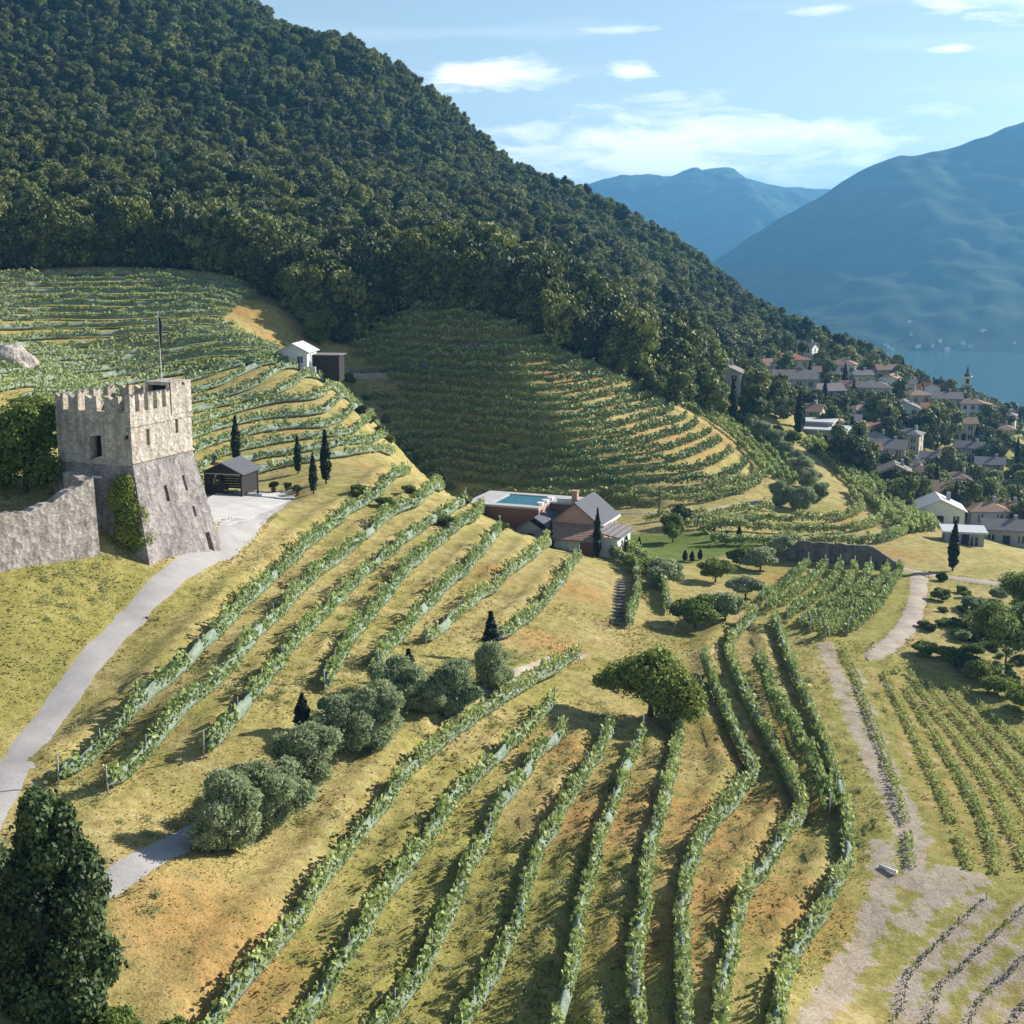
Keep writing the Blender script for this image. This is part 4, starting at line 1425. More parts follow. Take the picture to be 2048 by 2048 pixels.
def merlon(c, along, half, depth, h, notch=True):
    """swallow-tail merlon"""
    mb = MB()
    al = av if along == 'a' else bv
    nr = bv if along == 'a' else av
    prof = [(-half, 0), (half, 0), (half, h), (half * 0.45, h * 0.93), (0, h * 0.78), (-half * 0.45, h * 0.93), (-half, h)] if notch else [(-half, 0), (half, 0), (half, h), (-half, h)]
    l0 = [c + al * u + Vector((0, 0, v)) for u, v in prof]
    l1 = [p + nr * depth for p in l0]
    mb.loft([l0, l1])
    mb.build('merlon', M['stone_up'], TOW)


for k in range(5):
    merlon(T(0.38 + k * 1.2, -e + 0.005, z_top - 0.004), 'a', 0.33, 0.55, 1.45)
for k, (b_, hw) in enumerate(((1.8, 0.72), (3.9, 0.6), (5.7, 0.52), (7.15, 0.4))):
    merlon(T(-e + 0.006, b_, z_top - 0.004), 'b', hw, 0.5, 1.3)
for k in range(3):
    merlon(T(LA - 0.5, 3.4 + k * 1.6, z_top - 0.004), 'b', 0.5, 0.5, 1.3)
for k in range(4):
    merlon(T(1.0 + k * 1.9, LB - 0.5, z_top - 0.004), 'a', 0.5, 0.5, 1.3)
# corner turret with a dark doorway
mb = MB()
tb = panel(mb, [T(5.5, 2.6, z_corb + 0.36), T(5.5, 0.02, z_corb + 0.36), T(5.5, 0.02, z_top + 2.0), T(5.5, 2.6, z_top + 2.0)], [(0.12, 0.85, 0.25, 0.9)], av * 0.7)
panel(mb, [T(5.5, -e - 0.06, z_top - 0.8), T(LA + 0.08, -e - 0.06, z_top - 0.8), T(LA + 0.08, -e - 0.06, z_top + 2.0), T(5.5, -e - 0.06, z_top + 2.0)], [(0.55, 0.68, 0.86, 0.94)], bv * 0.4)
panel(mb, [T(LA + 0.08, -e - 0.06, z_top - 0.8), T(LA + 0.08, 2.6, z_top - 0.8), T(LA + 0.08, 2.6, z_top + 2.0), T(LA + 0.08, -e - 0.06, z_top + 2.0)], [], av)
panel(mb, [T(LA + 0.08, 2.6, z_top - 0.8), T(5.5, 2.6, z_top - 0.8), T(5.5, 2.6, z_top + 2.0), T(LA + 0.08, 2.6, z_top + 2.0)], [], av)
mb.add([T(5.5, -e - 0.06, z_top + 1.99), T(LA + 0.08, -e - 0.06, z_top + 1.99), T(LA + 0.08, 2.6, z_top + 1.99), T(5.5, 2.6, z_top + 1.99)], [(0, 1, 2, 3)])
tur = mb.build('corner_turret', M['stone_up'], TOW)
pane('doorway', tb[0], M['dark_hole'], tur)
TW = TOW.location
# flag and pole
fp = thing('flagpole', 'white flagpole with a dark drooping pennant on the castle tower', 'flagpole', TW + T(6.2, 1.3, z_top + 2.0))
MB().tube([(0, 0, 0), (-0.06, 0, 6.0)], [0.05, 0.03], 6).build('pole', M['frame_white'], fp)
mb = MB()
NF = 10
loops = []
for k in range(NF + 1):
    z = 5.5 - 2.7 * k / NF
    w = 0.28 * math.sin(math.pi * (0.12 + 0.86 * k / NF)) + 0.03
    dx = 0.1 * math.sin(k * 0.9)
    loops.append([Vector((-0.05 + dx * 0.3, 0.02, z)), Vector((-0.05 + dx * 0.3 + w, 0.06 + dx, z)), Vector((-0.05 + dx * 0.3 + w * 0.9, -0.1 + dx, z))])
mb.loft(loops)
mb.build('flag', M['wood_dark'], fp, True)

# castle wall
wl0, wl1 = G(-170, 1172), G(196, 1107)
CW = thing('castle_wall', 'long weathered stone castle wall left of the tower above the grass', 'wall', wl0)
dirw = Vector((wl1.x - wl0.x, wl1.y - wl0.y, 0))
lw = dirw.length
dirw.normalize()
nw = Vector((-dirw.y, dirw.x, 0))
mb = MB()
n_ = 40
l_b, l_t, l_tb, l_bb = [], [], [], []
for k in range(n_ + 1):
    u = k / n_
    p = dirw * (lw * u)
    gz = hz(wl0.x + p.x, wl0.y + p.y) - wl0.z
    px_now = -170 + 366 * u
    top = 3.9 + (0.25 if px_now < 60 else 0.25 + 2.0 * ((px_now - 60) / 140) ** 1.3) + random.uniform(-0.12, 0.12) + gz * 0
    l_b.append(p + Vector((0, 0, gz - 0.6)) - nw * 0.35)
    l_t.append(p + Vector((0, 0, max(gz + 2.8, top + (wl1.z - wl0.z) * 0.15 * u))))
    l_tb.append(l_t[-1] + nw * 0.9)
    l_bb.append(p + nw * 1.0 + Vector((0, 0, gz - 0.6)))
mb.loft([[l_b[k], l_t[k], l_tb[k], l_bb[k]] for k in range(n_ + 1)])
mb.build('masonry', M['stone_wall'], CW)
# wall return towards the tower
mb = MB()
e1 = l_t[-1]
q = e1 + nw * 4.2 + Vector((0.6, 0, 0.1))
mb.loft([[e1 + nw * 0.9 + dirw * -0.8, e1 + nw * 0.9, Vector((e1.x, e1.y, -1)) + nw * 0.9, Vector((e1.x, e1.y, -1)) + nw * 0.9 + dirw * -0.8],
         [q + dirw * -0.8, q, Vector((q.x, q.y, -1)), Vector((q.x, q.y, -1)) + dirw * -0.8]])
mb.build('return_wall', M['stone_wall'], CW)

# ------------------------------------------------------------------ shed, yard things
def house(name, label, cat, loc, w, d, h, rotz=0.0, roof='gable', pitch=0.42, wall='white_wall', rmat='tile_grey', wins=(2, 2), eave=0.4, group=None, side_wins=1, chimney=True, axis='x', door=False, frame=True):
    """w along local x (front faces -y); ridge along axis"""
    t = thing(name, label, cat, loc, rotz, group)
    mb = MB()
    nu, nv = wins
    holes = []
    def grid(nu, nv, H_, W_):
        o = []
        for i in range(nu):
            for j in range(nv):
                cu, cv = (i + 0.5) / nu, (j + 0.52) / nv
                hw, hh = min(0.5 / W_, 0.3 / nu), min(0.62 / H_, 0.3 / nv)
                o.append((cu - hw, cu + hw, cv - hh, cv + hh))
        return o
    hb = -3.0
    front = grid(nu, nv, h, w) if nu else []
    side = grid(side_wins, nv, h, d) if side_wins else []
    x, y = w / 2, d / 2
    backs = []
    mb.add([(-x, -y, hb), (x, -y, hb), (x, -y, 0), (-x, -y, 0)], [(0, 1, 2, 3)])
    mb.add([(x, -y, hb), (x, y, hb), (x, y, 0), (x, -y, 0)], [(0, 1, 2, 3)])
    mb.add([(-x, y, hb), (-x, -y, hb), (-x, -y, 0), (-x, y, 0)], [(0, 1, 2, 3)])
    backs += panel(mb, [(-x, -y, 0), (x, -y, 0), (x, -y, h), (-x, -y, h)], front, (0, 0.22, 0))
    backs += panel(mb, [(x, -y, 0), (x, y, 0), (x, y, h), (x, -y, h)], side, (-0.22, 0, 0))
    backs += panel(mb, [(-x, y, 0), (-x, -y, 0), (-x, -y, h), (-x, y, h)], side, (0.22, 0, 0))
    panel(mb, [(x, y, 0), (-x, y, 0), (-x, y, h), (x, y, h)], [], (0, -0.2, 0))
    rh = pitch * (d if axis == 'x' else w) / 2
    if roof == 'gable':
        if axis == 'x':
            mb.add([(-x, -y, h), (-x, y, h), (-x, 0, h + rh)], [(0, 2, 1)])
            mb.add([(x, -y, h), (x, y, h), (x, 0, h + rh)], [(0, 1, 2)])
        else:
            mb.add([(-x, -y, h), (x, -y, h), (0, -y, h + rh)], [(0, 1, 2)])
            mb.add([(-x, y, h), (x, y, h), (0, y, h + rh)], [(0, 2, 1)])
    mb.build('wall', M[wall], t)
    for b in backs:
        wn_ = pane('window', b, M['glass'], t)
        if frame:
            mbf = MB()
            p0, p1, p2, p3 = (Vector(v) for v in b)
            up_, rt = (p3 - p0), (p1 - p0)
            nrm = rt.cross(up_).normalized()
            m0, m1 = (p0 + p1) / 2, (p2 + p3) / 2
            wv = rt.normalized() * 0.05
            q = [m0 - wv, m0 + wv, m1 + wv, m1 - wv]
            mbf.loft([[v + nrm * 0.01 for v in q], [v + nrm * 0.06 for v in q]])
            mbf.build('frame', M['frame_white'], wn_)
    th = 0.16
    mb = MB()
    if roof == 'gable':
        if axis == 'x':
            X = x + eave
            ys = y + eave
            zl = h - eave * pitch
            prof = [(-ys, zl + 0.02), (0, h + rh + 0.02), (ys, zl + 0.02), (ys, zl + th), (0, h + rh + th + 0.04), (-ys, zl + th)]
            mb.loft([[Vector((-X, a, b)) for a, b in prof], [Vector((X, a, b)) for a, b in prof]])
        else:
            Y_ = y + eave
            xs_ = x + eave
            zl = h - eave * pitch
            prof = [(-xs_, zl + 0.02), (0, h + rh + 0.02), (xs_, zl + 0.02), (xs_, zl + th), (0, h + rh + th + 0.04), (-xs_, zl + th)]
            mb.loft([[Vector((a, -Y_, b)) for a, b in prof], [Vector((a, Y_, b)) for a, b in prof]])
    elif roof == 'hip':
        X, Y_ = x + eave, y + eave
        k = min(X, Y_)
        rz = h + pitch * k
        base = [(-X, -Y_, h), (X, -Y_, h), (X, Y_, h), (-X, Y_, h), (-X, -Y_, h + th), (X, -Y_, h + th), (X, Y_, h + th), (-X, Y_, h + th)]
        if X >= Y_:
            top = [(-X + k, 0, rz), (X - k + 0.01, 0, rz)]
            fs = [(4, 5, 9, 8), (5, 6, 9), (6, 7, 8, 9), (7, 4, 8)]
        else:
            top = [(0, -Y_ + k, rz), (0, Y_ - k + 0.01, rz)]
            fs = [(4, 5, 8), (5, 6, 9, 8), (6, 7, 9), (7, 4, 8, 9)]
        mb.add(base + top, [(3, 2, 1, 0), (0, 1, 5, 4), (1, 2, 6, 5), (2, 3, 7, 6), (3, 0, 4, 7)] + fs)
    else:
        mb.box(-x - eave, x + eave, -y - eave, y + eave, h, h + 0.25)
    r_o = mb.build('roof', M[rmat], t)
    if chimney:
        mb = MB()
        top_z = h + rh * 0.9 if roof != 'flat' else h + 0.2
        mb.box(w * 0.18, w * 0.18 + 0.6, 0.2, 0.75, h, top_z + 0.9)
        mb.build('chimney', M['grey_wall'], r_o)
    if door:
        mb = MB()
        mb.box(-0.5 + w * 0.02, 0.5 + w * 0.02, -y - 0.06, -y + 0.0, 0, 2.1)
        dd = mb.build('door', M['wood_dark'], t)
        MB().box(0.35 + w * 0.02, 0.42 + w * 0.02, -y - 0.12, -y - 0.06, 1.0, 1.08).build('handle', M['metal_grey'], dd)
    return t


g = G(452, 990)
sh = thing('shed', 'dark open-sided timber shed with grey gable roof behind the tower', 'shed', (g.x + 0.2, g.y + 2.2, g.z - 0.1), R(-14))
sh.scale = (0.9, 0.9, 0.9)
mb = MB()
for x in (-2.3, 2.3):
    for y in (-2.2, 2.2):
        MB().box(x - 0.1, x + 0.1, y - 0.1, y + 0.1, -0.5, 2.7).build('corner_post', M['wood_dark'], sh)
for k in range(9):
    MB().box(-2.25, 2.25, 2.12, 2.18, 0.05 + k * 0.3, 0.32 + k * 0.3).build('board', M['wood_dark'], sh)
for k in range(9):
    for x in (-2.3, 2.3):
        MB().box(x - 0.03, x + 0.03, -2.1, 2.1, 0.05 + k * 0.3, 0.32 + k * 0.3).build('board', M['wood_dark'], sh)
for k in range(4):
    MB().box(-2.2, 0.6, -2.2, -2.14, 0.05 + k * 0.3, 0.32 + k * 0.3).build('board', M['wood_dark'], sh)
mb = MB()
prof = [(-2.75, 2.55), (0, 3.85), (2.75, 2.55), (2.75, 2.68), (0, 4.0), (-2.75, 2.68)]
mb.loft([[Vector((a, -2.7, b)) for a, b in prof], [Vector((a, 2.7, b)) for a, b in prof]])
mb.build('roof', M['slate'], sh)
MB().add([(-2.3, -2.25, 2.62), (2.3, -2.25, 2.62), (0, -2.25, 3.72)], [(0, 1, 2)]).build('gable_boarding', M['wood_dark'], sh)
MB().box(-2.4, 2.4, -2.3, -2.2, 2.5, 2.62).build('tie_beam', M['metal_grey'], sh)

# low edging wall round the yard
ln = trace([(470, 988), (510, 996), (560, 992), (596, 984)], 0.8)
lw_ = thing('edging_wall', 'low pale wall edging the paved yard near the cypresses', 'wall', (ln[0, 0], ln[0, 1], hz(*ln[0])))
mb = MB()
loops = []
tt = np.gradient(ln, axis=0)
tt /= np.linalg.norm(tt, axis=1)[:, None]
for (x, y), (a, b) in zip(ln, tt):
    z = hz(x, y)
    n2 = Vector((-b, a, 0)) * 0.15
    p = Vector((x - ln[0, 0], y - ln[0, 1], z - lw_.location.z))
    loops.append([p - n2 - Vector((0, 0, .3)), p + n2 - Vector((0, 0, .3)), p + n2 + Vector((0, 0, .45)), p - n2 + Vector((0, 0, .45))])
mb.loft(loops)
mb.build('masonry', M['paving'], lw_)

# ------------------------------------------------------------------ single trees and shrubs
def cypress_mesh(h, r, n, seed, leaf=0.12):
    r_ = np.random.default_rng(seed)
    u = r_.beta(1.2, 1.35, n)
    prof = np.sin(np.clip(u * 1.02 + 0.06, 0, 1) ** 0.75 * math.pi) ** 0.75
    a = r_.uniform(0, 2 * math.pi, n)
    bulge = 1 + 0.18 * np.sin(u * 23 + 2 * a) + r_.normal(0, 0.06, n)
    rr = r * prof * bulge * (1 - np.abs(r_.normal(0, 0.14, n)))
    z = h * (0.09 + 0.93 * u)
    pos = np.column_stack([rr * np.cos(a), rr * np.sin(a), z])
    out = np.column_stack([np.cos(a), np.sin(a), np.full(n, 0.25)])
    V, F = leaf_quads(pos, leaf * r_.uniform(0.7, 1.4, n), out, 0.55, 0.5)
    me = np_mesh('crown', V, F, np.clip(r_.normal(0.45, 0.25, n), 0, 1))
    me.materials.append(M['leaf_cypress'])
    return me


cyp = [cypress_mesh(4.6, 0.42, 1500, k, 0.16) for k in range(3)]
cyp_trunk = mesh_of(MB().tube([(0, 0, -0.3), (0, 0, 2.2)], [0.09, 0.06], 6), 'trunk', M['bark'])
for px, py, hh, lab in ((473, 927, 5.6, 'dark narrow cypress standing behind the shed roof'), (596, 948, 4.4, 'dark cypress, leftmost of the three by the paved yard'),
                        (627, 988, 4.5, 'dark cypress, nearest of the three by the paved yard'), (652, 968, 6.0, 'tallest and thinnest cypress of the three by the paved yard')):
    g = G(px, py)
    tree('cypress_tree', lab, 'cypress', g, cyp[int(px) % 3], cyp_trunk, hh / 4.6, px * 0.1, 'cypresses by the castle', zs=hh / 4.6)


def bush_mesh(rx, ry, rz, zc, n, leaf, mat, clumps=9, seed=1, frac=0.42, bias=0.5, aspect=0.6):
    me = clump_crown('crown', round_clumps(clumps, rx, ry, rz, zc, frac, seed), n, leaf, 0.3, bias, aspect)
    me.materials.append(M[mat])
    return me


small_trunk = mesh_of(trunk_mesh(2.2, 0.12, 3, 0.7), 'trunk', M['bark'])
big_trunk = mesh_of(trunk_mesh(4.0, 0.28, 4, 1.6), 'trunk', M['bark'])
for px, py, lab in ((547, 984, 'small round potted shrub, leftmost by the low yard wall'), (576, 988, 'small round potted shrub, middle one by the low yard wall'), (596, 990, 'small round potted shrub, rightmost by the low yard wall')):
    g = G(px, py)
    t = thing('potted_shrub', lab, 'shrub', g, 0, 'potted shrubs by the yard wall')
    mb = MB()
    mb.loft([[Vector((math.cos(a) * r_, math.sin(a) * r_, z)) for a in np.linspace(0, 2 * math.pi, 10, endpoint=False)] for r_, z in ((0.22, 0), (0.3, 0.4))])
    mb.build('pot', M['tile_red'], t)
    link('crown', bush_mesh(0.5, 0.5, 0.5, 0.8, 400, 0.09, 'leaf_dark', 5, px), None, t)

# tree behind the castle wall
cl = round_clumps(16, 2.9, 2.6, 3.6, 4.6, 0.4, 51) + [(1.6, -0.8, 2.2, 1.5, 1.3, 1.6), (-1.4, -0.6, 2.0, 1.5, 1.3, 1.5)]
me = clump_crown('crown', cl, 15000, 0.13, 0.2)
me.materials.append(M['leaf_bright'])
tree('round_tree', 'bright green leafy tree behind the castle wall', 'tree', (-41.4, 113.0, -21.4), me, big_trunk, 1.15)
me = clump_crown('crown', [(0, 0, 1.2, 1.35, 1.1, 1.5), (0.2, 0, 2.9, 1.35, 1.1, 1.5), (-0.5, 0.1, 4.4, 1.2, 1.0, 1.4), (-0.2, 0, 5.4, 0.9, 0.8, 1.0), (0.9, -0.1, 0.8, 1.1, 1.0, 1.1)], 7500, 0.12, 0.2)
me.materials.append(M['leaf_bright'])
g = G(258, 1112)
tree('climbing_shrub', 'tall leafy shrub in the corner between castle wall and tower', 'shrub', (g.x - 0.2, g.y + 1.2, g.z + 0.2), me, small_trunk, 1.0)

# olives
def olive_mesh(seed, n=9000, fl=1.0):
    cl = round_clumps(12, 1.7 + 0.12 * (seed % 4), 2.1 - 0.1 * (seed % 3), 1.6 + 0.12 * (seed % 2), 2.0, 0.40, seed)
    cl += [(0.5, 0.3, 0.8, 1.1, 1.0, 0.8), (-0.6, 0.0, 0.8, 1.0, 1.0, 0.8)]
    me = clump_crown('crown', cl, n, 0.125, 0.25, 0.35, 0.3)
    me.materials.append(M['leaf_olive'])
    return me


ol = [olive_mesh(k) for k in (61, 62, 63, 64)]
OLIVES = [(455, 1700, 1.12, 'large dark grey-green olive beside the shaded path'), (548, 1655, 1.21, 'silvery olive leaning against the large dark one'), (612, 1570, 1.09, 'olive in the gap uphill of the silvery one'),
          (685, 1500, 1.09, 'round olive, fourth in the line from the shaded path'), (752, 1490, 1.09, 'pale silvery olive in the middle of the line'), (800, 1415, 1.06, 'broad olive behind the pale silvery one'),
          (862, 1425, 0.62, 'small low olive in front of the dark cypress stub'), (905, 1430, 1.1, 'tall olive near the upper end of the line'), (985, 1380, 0.85, 'narrow olive at the upper end of the line, under the dark cypress')]
for k, (px, py, s, lab) in enumerate(OLIVES):
    g = G(px, py)
    tree('olive_tree', lab, 'olive tree', g, ol[k % 4], small_trunk, s, k * 1.1, 'olives between the two sets of rows', zs=s * (1.15 if k in (7, 8) else 1.0))
for px, py, hh, rr, lab in ((606, 1470, 2.9, 1.2, 'black-green young cypress among the lower olives'), (818, 1375, 3.0, 1.3, 'black-green bushy cypress stub behind the middle olives'), (982, 1330, 4.6, 1.5, 'black-green cypress poking above the last olive')):
    g = G(px, py)
    tree('young_cypress', lab, 'cypress', g, cyp[px % 3], cyp_trunk, rr, px, 'young cypresses among the olives', zs=hh / 4.6)
# the spreading tree among the rows
cl = [(0, 0, 3.4, 2.6, 2.3, 2.0), (-2.2, 0.5, 3.1, 1.9, 1.7, 1.3), (-3.6, 0.9, 2.7, 1.2, 1.1, 0.7), (1.6, -0.4, 3.2, 1.7, 1.6, 1.4), (2.6, -1.0, 2.0, 1.7, 1.6, 1.6), (0.4, -1.2, 2.6, 1.5, 1.2, 1.1), (-1.0, 1.2, 3.6, 1.6, 1.5, 1.2), (1.0, 1.2, 3.7, 1.5, 1.5, 1.2), (0.6, 0.1, 5.0, 1.3, 1.2, 0.8), (3.2, -1.8, 1.3, 1.2, 1.3, 1.2), (1.4, -0.9, 1.3, 1.5, 1.4, 1.2), (2.4, 0.4, 1.4, 1.4, 1.4, 1.3), (0.9, 0.8, 1.6, 1.4, 1.4, 1.2)]
me = clump_crown('crown', cl, 11000, 0.16, 0.12)
me.materials.append(M['leaf_bright'])
g = G(1300, 1432)
tree('spreading_tree', 'spreading green tree casting a dark shadow among the curved vine rows', 'tree', g, me, big_trunk, 1.0)
# trees below the villa garden
GT = [(1390, 1256, 2.2, 2.5, 'leaf_mid', 'round_tree', 'dark-bellied round tree on the terrace edge below the lawn'), (1450, 1240, 1.8, 2.1, 'leaf_olive', 'olive_tree', 'grey olive beside the dark-bellied round tree'),
      (1490, 1195, 1.7, 1.8, 'leaf_olive', 'olive_tree', 'grey olive uphill of the round tree, second along the terrace edge'), (1330, 1175, 1.9, 2.3, 'leaf_olive', 'olive_tree', 'pale grey olive just below the villa lawn'),
      (1430, 1165, 1.8, 2.0, 'leaf_mid', 'flowering_shrub', 'leafy shrub with reddish tips by the lawn corner'), (1520, 1140, 2.1, 1.8, 'leaf_olive', 'olive_tree', 'broad dark olive at the end of the lawn'), (1562, 1118, 1.9, 2.2, 'leaf_olive', 'olive_tree', 'tall grey olive beside the gravel road'),
      (1480, 1130, 1.5, 1.5, 'leaf_mid', 'shrub', 'green shrub between the lawn and the broad dark olive'), (1345, 1085, 1.5, 2.6, 'leaf_mid', 'garden_tree', 'slim light green tree on the villa lawn'), (1275, 1145, 1.6, 1.4, 'leaf_bright', 'shrub', 'bright green shrub below the small garden cypresses'),
      (1362, 1052, 1.4, 2.0, 'leaf_forest', 'shrub', 'dark shrub behind the villa lawn')]
for k, (px, py, r_, h_, mt, nm, lab) in enumerate(GT):
    g = G(px, py)
    me = bush_mesh(r_, r_, h_ * 0.62, h_ * 0.8, 6000, 0.13, mt, 10, 200 + k, 0.42)
    tree(nm, lab, nm.replace('_', ' ').replace('round tree', 'tree').replace('garden tree', 'tree'), g, me, small_trunk, 1.0)
for k, (px, py) in enumerate(((1427, 1082), (1453, 1088), (1478, 1078))):
    g = G(px, py)
    tree('topiary', 'small clipped conifer on the villa lawn, %s of three' % ('left', 'middle', 'right')[k], 'topiary', g, cyp[k], cyp_trunk, 0.8, k, 'clipped conifers on the lawn', zs=0.38)
for k, (px, py) in enumerate(((1370, 1122), (1384, 1124), (1400, 1120))):
    g = G(px, py)
    tree('topiary', 'tiny dark shrub on the near edge of the lawn, %s of three' % ('left', 'middle', 'right')[k], 'topiary', g, cyp[k], cyp_trunk, 0.7, k, 'tiny shrubs on the lawn edge', zs=0.3)
for k, (px, py, hh) in enumerate(((1186, 1108, 2.4), (1216, 1110, 2.3), (1252, 1112, 2.5), (1278, 1112, 2.4))):
    g = G(px, py)
    tree('cypress_tree', 'short cypress in front of the villa, %s from the vines' % ORD[k], 'cypress', g, cyp[k % 3], cyp_trunk, 0.75, k, 'short cypresses before the villa', zs=hh / 4.6)
g = G(1905, 1142)
tree('cypress_tree', 'lone dark cypress on the dry grass by the gravel road', 'cypress', g, cyp[1], cyp_trunk, 1.45, 0, zs=1.35)

# big dark tree in the lower corner and the hedge beside it
cl = []
for k in range(30):
    z = 0.6 + 8.4 * (k / 29)
    r_ = 2.3 * (1 - 0.45 * (k / 29) ** 2.2)
    a = k * 2.4
    k_ = random.uniform(0.4, 0.85)
    cl.append((r_ * k_ * math.cos(a), r_ * k_ * math.sin(a), z + random.uniform(-.4, .4), r_ * random.uniform(.4, .62), r_ * random.uniform(.4, .62), random.uniform(.8, 1.3)))
me = clump_crown('crown', cl, 22000, 0.135, 0.3)
me.materials.append(M['leaf_dark'])
tree('dark_tree', 'tall dark leafy tree filling the bottom left corner', 'tree', (-20.4, 55.5, hz(-20.4, 55.5) - 0.3), me, big_trunk, 1.0, zs=1.14)
me2 = clump_crown('crown', round_clumps(12, 2.0, 1.8, 3.4, 3.4, 0.42, 77), 8000, 0.17, 0.3)
me2.materials.append(M['leaf_dark'])
tree('dark_tree', 'dark leafy tree at the left edge behind the corner tree', 'tree', (-23.8, 57.5, hz(-23.8, 57.5) - 0.3), me2, big_trunk, 1.05)
for k, (x, y, s, lab) in enumerate(((-17.6, 54.6, 1.0, 'leafy green bush at the foot of the tall dark tree'), (-15.6, 55.8, 0.75, 'low bush on the dry bank right of the tall dark tree'), (-19.5, 52.6, 1.0, 'leafy bush at the bottom edge below the tall dark tree'))):
    me = bush_mesh(1.2, 1.1, 1.2, 1.1, 3500, 0.1, 'leaf_mid', 8, 300 + k)
    tree('bush', lab, 'bush', (x, y, hz(x, y) - 0.1), me, None, s)
# ------------------------------------------------------------------ the villa with the pool
O = Vector((3.2, 164.0, -37.6))
V_ = thing('villa', 'villa with grey roofs, brick walls and a raised swimming pool beyond the near rows', 'house', O, R(-21))


def part(name, mat, build, parent=None, smooth=False):
    mb = MB()
    build(mb)
    return mb.build(name, M[mat], parent or V_, smooth)


DZ = 5.1
part('pool_podium', 'brick_red', lambda m: (m.box(-9.6, 0, 0, 8.6, -4, DZ - 0.25), m.box(0.0, 4.2, 4.4, 8.6, -4, DZ - 0.25)))
deck = part('pool_deck', 'paving', lambda m: (m.box(-9.9, -6.6, -0.15, 8.8, DZ - 0.24, DZ), m.box(-6.6, -0.9, -0.15, 1.2, DZ - 0.24, DZ), m.box(-6.6, -0.9, 7.6, 8.8, DZ - 0.24, DZ), m.box(-0.9, 0.15, -0.15, 8.8, DZ - 0.24, DZ), m.box(0.15, 4.4, 4.3, 8.8, DZ - 0.24, DZ)))
part('pool_water', 'pool', lambda m: m.add([(-6.6, 1.2, DZ - 0.14), (-0.9, 1.2, DZ - 0.14), (-0.9, 7.6, DZ - 0.14), (-6.6, 7.6, DZ - 0.14)], [(0, 1, 2, 3)]))
part('pool_side_wall', 'pink_wall', lambda m: m.box(0.02, 0.12, 0.05, 4.3, -3, DZ - 0.26))
part('parapet', 'white_wall', lambda m: (m.box(1.0, 4.3, 4.3, 4.5, DZ, DZ + 0.5), m.box(4.2, 4.4, 4.5, 8.8, DZ, DZ + 0.5)))
for k in range(3):
    part('deck_lounger', 'frame_white', lambda m, k=k: (m.box(-0.75, 0.0, 1.6 + k * 1.9, 2.4 + k * 1.9, DZ + 0.2, DZ + 0.3), m.box(-0.7, -0.6, 1.7 + k * 1.9, 2.3 + k * 1.9, DZ, DZ + 0.2), m.box(-0.15, -0.05, 1.7 + k * 1.9, 2.3 + k * 1.9, DZ, DZ + 0.2)))
# main block, gable end to the front
mbw = MB()
hE, hR = 3.5, 5.9
bk = panel(mbw, [(1.7, 0.2, -3), (7.9, 0.2, -3), (7.9, 0.2, hE), (1.7, 0.2, hE)], [], (0, .2, 0))
mbw.add([(1.7, 0.2, hE), (7.9, 0.2, hE), (4.8, 0.2, hR)], [(0, 1, 2)])
bk = panel(mbw, [(7.9, 0.2, 0), (7.9, 7.6, 0), (7.9, 7.6, hE), (7.9, 0.2, hE)], [(0.2, 0.3, 0.55, 0.85), (0.55, 0.65, 0.55, 0.85), (0.85, 0.93, 0.55, 0.85)], (-.2, 0, 0))
panel(mbw, [(7.9, 7.6, -3), (1.7, 7.6, -3), (1.7, 7.6, hE), (7.9, 7.6, hE)], [], (0, -.2, 0))
mbw.add([(1.7, 7.6, hE), (7.9, 7.6, hE), (4.8, 7.6, hR)], [(0, 2, 1)])
panel(mbw, [(1.7, 7.6, -3), (1.7, 0.2, -3), (1.7, 0.2, hE), (1.7, 7.6, hE)], [], (.2, 0, 0))
mbw.build('gable_wall', M['pink_wall'], V_)
for q in bk:
    pane('window', q, M['glass'], V_)


def gable_roof(m, x0, x1, xr, y0, y1, ze, zr, th=0.16, ov=0.35):
    s0, s1 = (zr - ze) / (xr - x0), (zr - ze) / (x1 - xr)
    pr = [(x0 - ov, ze - ov * s0 + 0.02), (xr, zr + 0.02), (x1 + ov, ze - ov * s1 + 0.02), (x1 + ov, ze - ov * s1 + th), (xr, zr + th + 0.03), (x0 - ov, ze - ov * s0 + th)]
    m.loft([[Vector((a, y0 - ov, b)) for a, b in pr], [Vector((a, y1 + ov, b)) for a, b in pr]])


rf = part('main_roof', 'slate', lambda m: gable_roof(m, 1.7, 7.9, 4.8, 0.2, 7.6, hE, hR))
part('chimney', 'pink_wall', lambda m: (m.box(3.0, 3.7, 4.2, 4.9, 4.4, 6.6), m.box(2.9, 3.8, 4.1, 5.0, 6.6, 6.72)), rf)
part('verge_board', 'frame_white', lambda m: m.loft([[Vector((8.26, -0.16, hE - 0.42)), Vector((8.26, 7.96, hE - 0.42)), Vector((8.26, 7.96, hE - 0.1)), Vector((8.26, -0.16, hE - 0.1))], [Vector((8.32, -0.16, hE - 0.42)), Vector((8.32, 7.96, hE - 0.42)), Vector((8.32, 7.96, hE - 0.1)), Vector((8.32, -0.16, hE - 0.1))]]), rf)
